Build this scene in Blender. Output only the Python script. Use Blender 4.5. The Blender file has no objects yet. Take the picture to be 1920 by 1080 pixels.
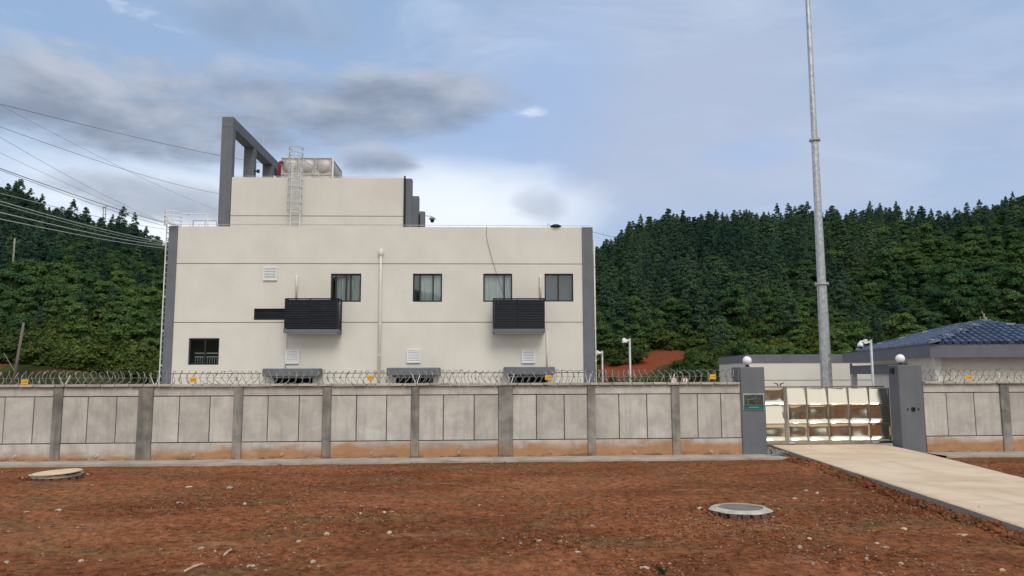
import bpy, bmesh, math, random
import numpy as np
from mathutils import Vector, Matrix
R = math.radians
random.seed(7)
sc = bpy.context.scene
COL = sc.collection

# ------------------------------------------------------------------ camera
F, W, H = 1420.0, 1920.0, 1080.0
CAM = Vector((0, 0, 2.5))
YAW, PITCH, ROLL = R(1.8), R(6.5), R(0.17)
CR = Matrix.Rotation(-YAW, 3, 'Z') @ Matrix.Rotation(R(90) + PITCH, 3, 'X') @ Matrix.Rotation(-ROLL, 3, 'Z')
cd = bpy.data.cameras.new('camera'); cam = bpy.data.objects.new('camera', cd); COL.objects.link(cam)
cd.sensor_width = 36; cd.lens = 36 * F / W; cd.clip_start = 0.1; cd.clip_end = 4000
cam.matrix_world = Matrix.Translation(CAM) @ CR.to_4x4()
sc.camera = cam

# ------------------------------------------------------------------ node helper
class NT:
    def __init__(s, tree): s.t = tree; s.n = tree.nodes; s.l = tree.links
    def new(s, typ, **kw):
        n = s.n.new(typ)
        for k, v in kw.items(): setattr(n, k, v)
        return n
    def put(s, sock, v):
        if isinstance(v, bpy.types.NodeSocket): s.l.new(v, sock)
        elif v is not None:
            if sock.type == 'RGBA' and not isinstance(v, (int, float)) and len(v) == 3: v = (*v, 1)
            sock.default_value = v
    def m(s, op, a, b=None, c=None, clamp=False):
        n = s.new('ShaderNodeMath', operation=op, use_clamp=clamp)
        for i, v in enumerate((a, b, c)):
            if v is not None: s.put(n.inputs[i], v)
        return n.outputs[0]
    def vm(s, op, a, b=None):
        n = s.new('ShaderNodeVectorMath', operation=op)
        s.put(n.inputs[0], a)
        if b is not None: s.put(n.inputs[1], b)
        return n.outputs[0]
    def mix(s, f, a, b, blend='MIX'):
        n = s.new('ShaderNodeMix', data_type='RGBA', blend_type=blend)
        s.put(n.inputs[0], f); s.put(n.inputs[6], a); s.put(n.inputs[7], b)
        return n.outputs[2]
    def noise(s, vec, scale, detail=4, rough=0.55, dist=0.0, color=False):
        n = s.new('ShaderNodeTexNoise')
        if vec is not None: s.put(n.inputs['Vector'], vec)
        n.inputs['Scale'].default_value = scale; n.inputs['Detail'].default_value = detail
        n.inputs['Roughness'].default_value = rough; n.inputs['Distortion'].default_value = dist
        return n.outputs['Color' if color else 'Fac']
    def ramp(s, f, lo, hi, a=0.0, b=1.0):
        n = s.new('ShaderNodeMapRange', interpolation_type='SMOOTHSTEP')
        s.put(n.inputs[0], f)
        for i, v in zip((1, 2, 3, 4), (lo, hi, a, b)): n.inputs[i].default_value = v
        return n.outputs[0]
    def sep(s, v):
        n = s.new('ShaderNodeSeparateXYZ'); s.put(n.inputs[0], v); return n.outputs
    def scale(s, v, k): return s.vm('MULTIPLY', v, k)

# ------------------------------------------------------------------ world and sun
SUN_EL, SUN_AZ = R(46), R(165)       # azimuth from +Y, clockwise: behind the camera, to the right
world = bpy.data.worlds.new('World'); sc.world = world; world.use_nodes = True
w = NT(world.node_tree); w.n.clear()
sky = w.new('ShaderNodeTexSky', sky_type='NISHITA', sun_disc=False)
sky.sun_elevation = SUN_EL; sky.sun_rotation = SUN_AZ
sky.air_density = 1.0; sky.dust_density = 1.6; sky.ozone_density = 1.2
tc = w.new('ShaderNodeTexCoord')
d = tc.outputs['Generated']
dx, dy, dz = w.sep(d)
az = w.m('ARCTAN2', dx, dy)                     # 0 straight ahead, + to the right
el = w.m('ARCSINE', dz)
wc = w.new('ShaderNodeCombineXYZ'); w.put(wc.inputs[0], az); w.put(wc.inputs[1], w.m('MULTIPLY', el, 2.0)); w.put(wc.inputs[2], w.m('MULTIPLY', dy, 0.35))
cv = wc.outputs[0]
warp = w.noise(cv, 2.2, 4, 0.55, 0.0, color=True)
wx, wy, wz = w.sep(warp)
def px_dir(px, py):
    v = (CR @ Vector(((px - 960) / F, -(py - 540) / F, -1))).normalized()
    return math.atan2(v.x, v.y), math.asin(v.z)
azw = w.m('ADD', az, w.m('MULTIPLY', w.m('SUBTRACT', wx, 0.5), 0.55))
elw = w.m('ADD', el, w.m('MULTIPLY', w.m('SUBTRACT', wy, 0.5), 0.22))
fine = w.noise(cv, 4.6, 6, 0.56, 0.25)
fine2 = w.noise(w.scale(cv, (1.0, 1.5, 1.0)), 13.0, 5, 0.6, 0.4)
cvo = w.vm('ADD', cv, (0.0, 0.05, 0.0))
fineo = w.noise(cvo, 4.6, 6, 0.56, 0.25)
def body(px, py, rx, ry, rot=0.0, warpk=1.0):
    """where a cloud sits: 1 in the middle of the ellipse, falling to 0 and below outside"""
    a0, e0 = px_dir(px, py)
    x = w.m('ADD', w.m('SUBTRACT', az, a0), w.m('MULTIPLY', w.m('SUBTRACT', wx, 0.5), 0.10 * warpk))
    y = w.m('ADD', w.m('SUBTRACT', el, e0), w.m('MULTIPLY', w.m('SUBTRACT', wy, 0.5), 0.06 * warpk))
    if rot:
        c, s_ = math.cos(rot), math.sin(rot)
        x, y = (w.m('ADD', w.m('MULTIPLY', x, c), w.m('MULTIPLY', y, s_)),
                w.m('SUBTRACT', w.m('MULTIPLY', y, c), w.m('MULTIPLY', x, s_)))
    x = w.m('DIVIDE', x, rx / F); y = w.m('DIVIDE', y, ry / F)
    r2 = w.m('ADD', w.m('MULTIPLY', x, x), w.m('MULTIPLY', y, y))
    return w.m('SUBTRACT', 1.0, r2), y
base = w.mix(1.0, sky.outputs[0], (0.105, 0.105, 0.105), 'MULTIPLY')
SKYB, VEIL, WHITE = (0.28, 0.43, 0.66), (0.385, 0.452, 0.60), (0.82, 0.87, 0.93)
big = w.noise(cv, 1.5, 6, 0.58, 0.5)
col = w.mix(0.72, base, SKYB)
# high thin veil, heavier to the right
veil = w.m('MULTIPLY', w.ramp(big, 0.30, 0.66), w.ramp(azw, -0.15, 0.25, 0.30, 1.2))
col = w.mix(w.m('MULTIPLY', veil, 0.80), col, VEIL)
streak = w.noise(w.scale(cv, (1.0, 2.2, 1.0)), 2.6, 5, 0.60, 0.7)
col = w.mix(w.ramp(streak, 0.47, 0.80, 0.0, 0.55), col, (0.50, 0.59, 0.75))
# clear blue gap
b_, _ = body(1000, 270, 150, 270, -0.45, 2.2); col = w.mix(w.ramp(w.m('ADD', b_, w.m('MULTIPLY', w.m('SUBTRACT', big, 0.5), 1.6)), -0.6, 1.5, 0.0, 0.42), col, (0.265, 0.43, 0.73))
b_, _ = body(1420, 290, 120, 40); col = w.mix(w.ramp(b_, 0.0, 1.0, 0.0, 0.35), col, (0.29, 0.44, 0.73))
# bright band low over the horizon, left and centre
low = w.m('MULTIPLY', w.ramp(elw, 0.15, 0.33, 1.0, 0.0), w.ramp(azw, 0.0, 0.20, 1.0, 0.10))
col = w.mix(w.m('MULTIPLY', low, w.ramp(fine, 0.30, 0.58, 0.50, 1.0)), col, WHITE)
b_, _ = body(930, 395, 210, 85, 0.0, 1.0); col = w.mix(w.ramp(w.m('ADD', b_, w.m('MULTIPLY', w.m('SUBTRACT', fine, 0.5), 2.2)), -0.7, 1.3, 0.0, 0.7), col, (0.80, 0.85, 0.92))
# small bright scraps
for (px, py, rx, ry, k) in [(1000, 215, 70, 26, 0.75), (925, 95, 90, 26, 0.45), (250, 20, 150, 30, 0.40)]:
    b_, _ = body(px, py, rx, ry, -0.2, 0.6)
    dn_ = w.m('ADD', b_, w.m('MULTIPLY', w.m('SUBTRACT', fine2, 0.5), 6.0))
    col = w.mix(w.ramp(dn_, 0.6, 2.2, 0.0, k), col, (0.66, 0.73, 0.84))
# grey cumulus: ragged edge from the noise, lit tops and darker bellies
relief = w.m('MULTIPLY', w.m('SUBTRACT', fine, fineo), 3.2)
for (px, py, rx, ry, k, rot) in [(335, 195, 370, 122, 0.95, 0.06), (735, 190, 275, 80, 0.95, 0.13), (0, 160, 200, 95, 0.70, 0.0),
                                 (712, 303, 95, 38, 0.80, 0), (310, 376, 210, 42, 0.75, -0.13), (505, 14, 210, 66, 0.45, 0), (1025, 382, 60, 40, 0.40, 0)]:
    b_, yy = body(px, py, rx, ry, rot)
    dens = w.m('ADD', b_, w.m('ADD', w.m('MULTIPLY', w.m('SUBTRACT', fine, 0.5), 1.7), w.m('MULTIPLY', w.m('SUBTRACT', fine2, 0.5), 1.2)))
    sh = w.ramp(w.m('ADD', w.m('ADD', w.m('MULTIPLY', yy, 0.55), relief), w.m('MULTIPLY', dens, -0.25)), -0.75, 0.65)
    cc = w.mix(sh, (0.215, 0.262, 0.350), (0.43, 0.475, 0.56))
    col = w.mix(w.ramp(dens, -0.05, 0.95, 0.0, k), col, cc)
# the clouds round the sun, behind the camera, glow warm
dn = w.new('ShaderNodeVectorMath', operation='DOT_PRODUCT'); w.put(dn.inputs[0], d)
dn.inputs[1].default_value = (math.sin(SUN_AZ) * math.cos(SUN_EL), math.cos(SUN_AZ) * math.cos(SUN_EL), math.sin(SUN_EL))
col = w.mix(w.ramp(dn.outputs['Value'], 0.05, 0.95, 0.0, 0.75), col, (0.92, 0.86, 0.74))
bg = w.new('ShaderNodeBackground'); w.put(bg.inputs[0], col); bg.inputs[1].default_value = 1.0
wo = w.new('ShaderNodeOutputWorld'); w.l.new(bg.outputs[0], wo.inputs[0])

world.cycles.sampling_method = 'MANUAL'; world.cycles.sample_map_resolution = 256
sd = bpy.data.lights.new('sun', 'SUN'); sun = bpy.data.objects.new('sun', sd); COL.objects.link(sun)
sd.energy = 1.5; sd.angle = R(28); sd.color = (1.0, 0.94, 0.85)
sv = Vector((math.sin(SUN_AZ) * math.cos(SUN_EL), math.cos(SUN_AZ) * math.cos(SUN_EL), math.sin(SUN_EL)))
sun.rotation_euler = sv.to_track_quat('Z', 'Y').to_euler()

sc.view_settings.view_transform = 'Standard'; sc.view_settings.look = 'None'
sc.view_settings.exposure = 0.25; sc.view_settings.gamma = 1.0
sc.cycles.max_bounces = 6; sc.cycles.diffuse_bounces = 3; sc.cycles.glossy_bounces = 3
sc.cycles.transparent_max_bounces = 8; sc.cycles.use_denoising = True

# ------------------------------------------------------------------ pixel -> place
def ray(px, py): return CR @ Vector(((px - 960) / F, -(py - 540) / F, -1))
def on_y(px, py, Y):
    v = ray(px, py); return CAM + v * (Y / v.y)
def on_z(px, py, z):
    v = ray(px, py); return CAM + v * ((z - CAM.z) / v.z)
def on_plane(px, py, p, n):
    v = ray(px, py); return CAM + v * ((p - CAM).dot(n) / v.dot(n))

# ------------------------------------------------------------------ materials
def mat(name, col, rough=0.8, var=0.12, vscale=1.5, bump=0.0, bscale=40, metal=0.0, rnd=0.0, streak=None, spec=0.4, stretch=(1, 1, 1), fine=0.0):
    m = bpy.data.materials.new(name); m.use_nodes = True
    t = NT(m.node_tree); b = t.n['Principled BSDF']
    g = t.new('ShaderNodeNewGeometry'); pos = g.outputs['Position']
    p = t.scale(pos, stretch)
    f = t.noise(p, vscale, 6, 0.6)
    c = t.mix(t.ramp(f, 0.3, 0.7), tuple(x * (1 - var) for x in col), tuple(min(1, x * (1 + var)) for x in col))
    if fine:
        f2 = t.noise(pos, 28, 3, 0.7)
        c = t.mix(fine, c, t.mix(t.ramp(f2, 0.3, 0.7), (0.55, 0.55, 0.55), (1.35, 1.35, 1.35)), 'MULTIPLY')
    if rnd:
        oi = t.new('ShaderNodeObjectInfo'); r = oi.outputs['Random']
        c = t.mix(1.0, c, t.mix(r, (1 - rnd,) * 3, (1 + rnd,) * 3), 'MULTIPLY')
    if streak:
        s = t.noise(t.scale(pos, (6, 6, 0.35)), 1.0, 6, 0.65)
        c = t.mix(t.ramp(s, 0.50, 0.74, 0, streak[1]), c, streak[0])
    t.put(b.inputs['Base Color'], c)
    t.put(b.inputs['Roughness'], t.m('ADD', rough, t.m('MULTIPLY', t.m('SUBTRACT', f, 0.5), 0.2), clamp=True))
    b.inputs['Metallic'].default_value = metal
    b.inputs['Specular IOR Level'].default_value = spec
    if bump:
        bn = t.new('ShaderNodeBump'); bn.inputs['Strength'].default_value = bump; bn.inputs['Distance'].default_value = 0.02
        t.put(bn.inputs['Height'], t.noise(pos, bscale, 5, 0.6)); t.l.new(bn.outputs[0], b.inputs['Normal'])
    return m
M = {}
M['paint'] = mat('cream_paint', (0.63, 0.612, 0.57), 0.85, 0.05, 0.5, 0.25, 60, streak=((0.54, 0.52, 0.485), 0.20))
M['grey_paint'] = mat('grey_paint', (0.130, 0.140, 0.165), 0.75, 0.10, 1.2, 0.2, 60, streak=((0.19, 0.20, 0.22), 0.35))
M['groove'] = mat('groove', (0.16, 0.15, 0.14), 0.9)
M['dark_metal'] = mat('dark_slat_metal', (0.010, 0.014, 0.022), 0.5, 0.2, 3, rnd=0.25, spec=0.2)
M['black'] = mat('black_plastic', (0.012, 0.012, 0.014), 0.45)
M['frame'] = mat('black_aluminium', (0.018, 0.018, 0.021), 0.4)
M['white_metal'] = mat('white_metal', (0.70, 0.73, 0.76), 0.45, 0.05)
M['white_pipe'] = mat('cream_pipe', (0.70, 0.67, 0.62), 0.5, 0.05)
M['galv'] = mat('galvanised_steel', (0.46, 0.48, 0.49), 0.38, 0.22, 6, 0.15, 30, metal=0.75)
M['galv_dull'] = mat('dull_galvanised', (0.44, 0.46, 0.47), 0.5, 0.15, 5, metal=0.35)
M['rail'] = mat('ladder_steel', (0.52, 0.54, 0.54), 0.5, 0.12, 6, metal=0.2)
M['wire'] = mat('razor_wire', (0.27, 0.265, 0.245), 0.5, 0.3, 8, metal=0.3)
M['cable'] = mat('power_cable', (0.16, 0.17, 0.17), 0.6)
M['cable_light'] = mat('aluminium_cable', (0.42, 0.46, 0.42), 0.5)
M['pole'] = mat('concrete_pole', (0.27, 0.255, 0.23), 0.9, 0.15, 4)
M['wood'] = mat('weathered_pole', (0.16, 0.135, 0.11), 0.9, 0.2, 4, stretch=(4, 4, .5))
M['tank'] = mat('tank_steel', (0.40, 0.385, 0.37), 0.5, 0.12, 5, 0.1, 20, metal=0.25)
M['red'] = mat('red_paint', (0.22, 0.012, 0.03), 0.5)
M['globe'] = mat('white_globe', (0.84, 0.83, 0.88), 0.25, 0.02)
M['coping'] = mat('coping_concrete', (0.40, 0.375, 0.34), 0.9, 0.2, 3, 0.4, 30, rnd=0.14)
M['core'] = mat('dark_joint', (0.06, 0.055, 0.05), 0.95)
M['apron'] = mat('apron_concrete', (0.36, 0.33, 0.30), 0.92, 0.22, 1.4, 0.3, 25, fine=0.25)
M['yellow'] = mat('yellow_sign', (0.80, 0.40, 0.02), 0.5, 0.05)
M['sign_red'] = mat('sign_red', (0.40, 0.05, 0.05), 0.5)
M['sign_white'] = mat('sign_white', (0.72, 0.68, 0.68), 0.5)
M['brick'] = mat('dark_brick', (0.13, 0.070, 0.060), 0.95, 0.25, 8, 0.5, 40, rnd=0.25)
M['mortar'] = mat('mortar', (0.44, 0.41, 0.365), 0.95, 0.18, 5, 0.5, 30)
M['cover_pale'] = mat('pale_cover', (0.62, 0.47, 0.33), 0.85, 0.12, 3, 0.2, 25)
M['cover_dark'] = mat('dark_cover', (0.16, 0.15, 0.13), 0.85, 0.2, 5, 0.3, 30)
M['stone'] = mat('pale_stone', (0.44, 0.34, 0.27), 0.95, 0.25, 9, 0.5, 40, rnd=0.3)
M['pebble'] = mat('pebbles', (0.27, 0.165, 0.115), 0.95, 0.5, 9)
M['white_scrap'] = mat('white_scrap', (0.66, 0.65, 0.70), 0.7, 0.1)
M['rubble'] = mat('grey_rubble', (0.20, 0.205, 0.21), 0.95, 0.35, 9, 0.4, 40)
M['teal'] = mat('teal_print', (0.015, 0.12, 0.125), 0.35)
M['plaque'] = mat('plaque_steel', (0.16, 0.19, 0.175), 0.18, 0.4, 12, metal=0.8)
M['pale_print'] = mat('pale_print', (0.35, 0.45, 0.45), 0.5)
M['cream_tile'] = mat('cream_wall_tile', (0.66, 0.61, 0.55), 0.8, 0.07, 2, 0.6, 45, fine=0.25)
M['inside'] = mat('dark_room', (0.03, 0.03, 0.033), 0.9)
M['curtain'] = mat('pale_curtain', (0.46, 0.50, 0.52), 0.9, 0.3, 3, stretch=(6, 6, .4))
M['curtain_dark'] = mat('dark_curtain', (0.10, 0.10, 0.14), 0.9, 0.2, 3, stretch=(6, 6, .4))
M['bark'] = mat('bark', (0.075, 0.058, 0.045), 0.95, 0.25, 4)
M['lens'] = mat('camera_lens', (0.01, 0.01, 0.012), 0.15)

def mat_glass():
    m = bpy.data.materials.new('window_glass'); m.use_nodes = True
    t = NT(m.node_tree); t.n.clear()
    o = t.new('ShaderNodeOutputMaterial'); mx = t.new('ShaderNodeMixShader')
    tr = t.new('ShaderNodeBsdfTransparent'); tr.inputs[0].default_value = (0.70, 0.76, 0.76, 1)
    gl = t.new('ShaderNodeBsdfGlossy'); gl.inputs['Color'].default_value = (0.85, 0.95, 0.98, 1); gl.inputs['Roughness'].default_value = 0.03
    t.put(mx.inputs[0], 0.13); t.l.new(tr.outputs[0], mx.inputs[1]); t.l.new(gl.outputs[0], mx.inputs[2]); t.l.new(mx.outputs[0], o.inputs[0])
    return m
M['glass'] = mat_glass()

def mat_concrete(name, colA, colB, post=False):
    """weathered concrete of the perimeter wall, with red mud splashed up the base"""
    m = bpy.data.materials.new(name); m.use_nodes = True
    t = NT(m.node_tree); b = t.n['Principled BSDF']
    g = t.new('ShaderNodeNewGeometry'); pos = g.outputs['Position']
    oi = t.new('ShaderNodeObjectInfo'); rnd = oi.outputs['Random']
    cb = t.new('ShaderNodeCombineXYZ'); t.put(cb.inputs[1], t.m('MULTIPLY', rnd, 37.0))
    p = t.vm('ADD', pos, cb.outputs[0])
    f = t.noise(p, 1.6, 7, 0.62, 0.4)
    c = t.mix(t.ramp(f, 0.32, 0.68), colA, colB)
    c = t.mix(1.0, c, t.mix(rnd, (0.90, 0.89, 0.89), (1.08, 1.08, 1.09)), 'MULTIPLY')
    c = t.mix(0.35, c, t.mix(t.noise(p, 22, 4, 0.7), (0.55,) * 3, (1.4,) * 3), 'MULTIPLY')
    s = t.noise(t.scale(p, (5.5, 5.5, 0.45)), 1.3, 6, 0.65)
    c = t.mix(t.ramp(s, 0.46, 0.68, 0, 0.62 if post else 0.30), c, (0.12, 0.117, 0.11) if post else (0.25, 0.238, 0.222))
    s2 = t.noise(t.scale(p, (7, 7, 0.5)), 1.7, 6, 0.65)
    c = t.mix(t.ramp(s2, 0.58, 0.76, 0, 0.40), c, (0.46, 0.44, 0.41))
    x, y, z = t.sep(pos)
    n2 = t.noise(t.scale(pos, (0.9, 0.9, 2.2)), 1.2, 5, 0.6, 0.3)
    # mud line: higher towards the right half of the wall, ragged
    level = t.m('ADD', t.ramp(x, -13.0, -2.0, 0.20, 0.42), t.m('MULTIPLY', t.m('SUBTRACT', n2, 0.5), 0.75))
    dlt = t.m('SUBTRACT', level, z)
    mud = t.ramp(dlt, -0.16, 0.16)
    k = t.m('MULTIPLY', mud, 0.30 if post else 0.92)
    mc = t.mix(t.noise(pos, 3.0, 5, 0.65), (0.24, 0.115, 0.055), (0.50, 0.27, 0.135))
    c = t.mix(k, c, mc)
    n3 = t.noise(t.scale(pos, (1.0, 1.0, 2.5)), 2.1, 6, 0.7, 0.6)
    drk = t.m('MULTIPLY', t.ramp(z, 0.02, 0.17, 1, 0), t.ramp(n3, 0.47, 0.60))
    c = t.mix(t.m('MULTIPLY', drk, 0.65), c, (0.055, 0.042, 0.036))
    t.put(b.inputs['Base Color'], c)
    b.inputs['Roughness'].default_value = 0.92; b.inputs['Specular IOR Level'].default_value = 0.25
    bn = t.new('ShaderNodeBump'); bn.inputs['Strength'].default_value = 0.35; bn.inputs['Distance'].default_value = 0.01
    t.put(bn.inputs['Height'], t.noise(p, 18, 6, 0.65)); t.l.new(bn.outputs[0], b.inputs['Normal'])
    return m
M['panel'] = mat_concrete('wall_panel_concrete', (0.41, 0.395, 0.372), (0.55, 0.53, 0.50))
M['post'] = mat_concrete('wall_post_concrete', (0.14, 0.135, 0.125), (0.30, 0.288, 0.268), True)

def mat_dirt(name, A, B, C):
    m = bpy.data.materials.new(name); m.use_nodes = True
    t = NT(m.node_tree); b = t.n['Principled BSDF']
    g = t.new('ShaderNodeNewGeometry'); pos = g.outputs['Position']
    f = t.noise(t.scale(pos, (0.45, 1.0, 1.0)), 0.45, 7, 0.62, 0.5)
    c = t.mix(t.ramp(f, 0.38, 0.62), A, B)
    f0 = t.noise(t.scale(pos, (0.30, 0.75, 1.0)), 0.33, 5, 0.6, 0.8)
    c = t.mix(t.ramp(f0, 0.50, 0.66, 0, 0.50), c, (0.27, 0.128, 0.062))
    c = t.mix(t.ramp(f0, 0.30, 0.44, 0.55, 0.0), c, (0.095, 0.048, 0.028))
    f2 = t.noise(t.scale(pos, (0.5, 1.1, 1.0)), 0.9, 7, 0.65, 0.4)
    c = t.mix(t.ramp(f2, 0.50, 0.66, 0, 0.85), c, C)
    f3 = t.noise(pos, 7, 7, 0.72)
    c = t.mix(0.75, c, t.mix(t.ramp(f3, 0.28, 0.74), (0.26, 0.25, 0.24), (1.75, 1.72, 1.66)), 'MULTIPLY')
    f5 = t.noise(t.scale(pos, (0.35, 1.6, 1)), 1.6, 5, 0.6, 0.3)
    c = t.mix(t.ramp(f5, 0.56, 0.74, 0, 0.6), c, (0.31, 0.17, 0.095))
    vo = t.new('ShaderNodeTexVoronoi'); vo.inputs['Scale'].default_value = 17; t.put(vo.inputs['Vector'], pos)
    cl = t.ramp(t.noise(pos, 0.6, 4, 0.6), 0.45, 0.68)
    sp = t.m('MULTIPLY', t.ramp(vo.outputs['Distance'], 0.16, 0.24, 1, 0), cl)
    hue = t.sep(vo.outputs['Color'])[0]
    sp = t.m('MULTIPLY', sp, t.ramp(hue, 0.55, 0.62))
    c = t.mix(t.m('MULTIPLY', sp, 0.8), c, (0.34, 0.22, 0.16))
    t.put(b.inputs['Base Color'], c)
    b.inputs['Roughness'].default_value = 1.0; b.inputs['Specular IOR Level'].default_value = 0.04
    bn = t.new('ShaderNodeBump'); bn.inputs['Strength'].default_value = 0.9; bn.inputs['Distance'].default_value = 0.05
    hgt = t.m('ADD', t.noise(pos, 5, 9, 0.72), t.m('MULTIPLY', sp, 0.25))
    t.put(bn.inputs['Height'], hgt); t.l.new(bn.outputs[0], b.inputs['Normal'])
    return m
M['dirt'] = mat_dirt('red_dirt', (0.158, 0.060, 0.029), (0.245, 0.097, 0.046), (0.155, 0.095, 0.046))

def mat_drive():
    m = bpy.data.materials.new('driveway_concrete'); m.use_nodes = True
    t = NT(m.node_tree); b = t.n['Principled BSDF']
    g = t.new('ShaderNodeNewGeometry'); pos = g.outputs['Position']
    f = t.noise(pos, 0.7, 7, 0.6, 0.5)
    c = t.mix(t.ramp(f, 0.35, 0.66), (0.56, 0.435, 0.315), (0.66, 0.535, 0.40))
    f2 = t.noise(t.scale(pos, (0.4, 2.0, 1)), 1.5, 6, 0.65, 0.6)
    c = t.mix(t.ramp(f2, 0.52, 0.74, 0, 0.55), c, (0.40, 0.25, 0.155))
    f4 = t.noise(t.scale(pos, (3.0, .25, 1)), 1.0, 4, 0.6, 0.2)
    c = t.mix(t.ramp(f4, 0.52, 0.70, 0, 0.28), c, (0.36, 0.27, 0.19))
    c = t.mix(0.25, c, t.mix(t.noise(pos, 30, 4, 0.7), (0.6,) * 3, (1.35,) * 3), 'MULTIPLY')
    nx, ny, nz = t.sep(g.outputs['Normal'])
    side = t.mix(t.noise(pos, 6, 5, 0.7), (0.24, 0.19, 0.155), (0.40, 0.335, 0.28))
    c = t.mix(t.ramp(nz, 0.3, 0.7), side, c)        # side faces take a darker concrete tone; top is dusted
    t.put(b.inputs['Base Color'], c); b.inputs['Roughness'].default_value = 0.9; b.inputs['Specular IOR Level'].default_value = 0.25
    bn = t.new('ShaderNodeBump'); bn.inputs['Strength'].default_value = 0.3; bn.inputs['Distance'].default_value = 0.01
    t.put(bn.inputs['Height'], t.noise(pos, 20, 6, 0.65)); t.l.new(bn.outputs[0], b.inputs['Normal'])
    return m
M['drive'] = mat_drive()

def mat_steel():
    m = bpy.data.materials.new('polished_stainless'); m.use_nodes = True
    t = NT(m.node_tree); b = t.n['Principled BSDF']
    g = t.new('ShaderNodeNewGeometry'); pos = g.outputs['Position']
    b.inputs['Base Color'].default_value = (0.82, 0.77, 0.66, 1); b.inputs['Metallic'].default_value = 1.0
    t.put(b.inputs['Roughness'], t.ramp(t.noise(pos, 3, 4), 0.3, 0.7, 0.08, 0.15))
    bn = t.new('ShaderNodeBump'); bn.inputs['Strength'].default_value = 0.06; bn.inputs['Distance'].default_value = 0.03
    t.put(bn.inputs['Height'], t.noise(pos, 4.5, 3, 0.5)); t.l.new(bn.outputs[0], b.inputs['Normal'])
    return m
M['steel'] = mat_steel()
M['steel_frame'] = mat('stainless_frame', (0.42, 0.40, 0.35), 0.3, 0.15, 5, metal=0.9)

def mat_tile():
    m = mat('blue_glazed_tile', (0.050, 0.076, 0.135), 0.42, 0.3, 4, rnd=0.35, spec=0.4)
    return m
M['tile'] = mat_tile()
M['tile_pale'] = mat('tile_mortar', (0.20, 0.22, 0.25), 0.8, 0.3, 6)

def mat_leaf(name, A, B, trans=0.25):
    m = bpy.data.materials.new(name); m.use_nodes = True
    t = NT(m.node_tree); t.n.clear()
    o = t.new('ShaderNodeOutputMaterial')
    g = t.new('ShaderNodeNewGeometry'); oi = t.new('ShaderNodeObjectInfo')
    n = t.noise(g.outputs['Position'], 0.6, 4, 0.6)
    k = t.m('ADD', t.m('MULTIPLY', oi.outputs['Random'], 0.55), t.m('MULTIPLY', t.ramp(n, 0.3, 0.7), 0.45))
    c = t.mix(k, A, B)
    c = t.mix(1.0, c, t.mix(t.ramp(t.noise(g.outputs['Position'], 0.035, 3, 0.6), 0.33, 0.66), (0.62, 0.74, 0.84), (1.38, 1.26, 1.02)), 'MULTIPLY')
    c = t.mix(1.0, c, t.mix(g.outputs['Random Per Island'], (0.75,) * 3, (1.25,) * 3), 'MULTIPLY')
    df = t.new('ShaderNodeBsdfDiffuse'); tl = t.new('ShaderNodeBsdfTranslucent'); mx = t.new('ShaderNodeMixShader')
    t.put(df.inputs[0], c); t.put(tl.inputs[0], c); t.put(mx.inputs[0], trans)
    t.l.new(df.outputs[0], mx.inputs[1]); t.l.new(tl.outputs[0], mx.inputs[2]); t.l.new(mx.outputs[0], o.inputs[0])
    return m
M['conifer'] = mat_leaf('conifer_needles', (0.036, 0.078, 0.060), (0.088, 0.146, 0.090), 0.28)  # conifer and broadleaf greens lightened in place of distance haze
M['broad'] = mat_leaf('broad_leaves', (0.038, 0.088, 0.044), (0.100, 0.164, 0.058))
M['bush'] = mat_leaf('bush_leaves', (0.036, 0.072, 0.028), (0.096, 0.132, 0.042))
M['grass'] = mat_leaf('dry_grass', (0.10, 0.11, 0.035), (0.15, 0.12, 0.05))

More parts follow.
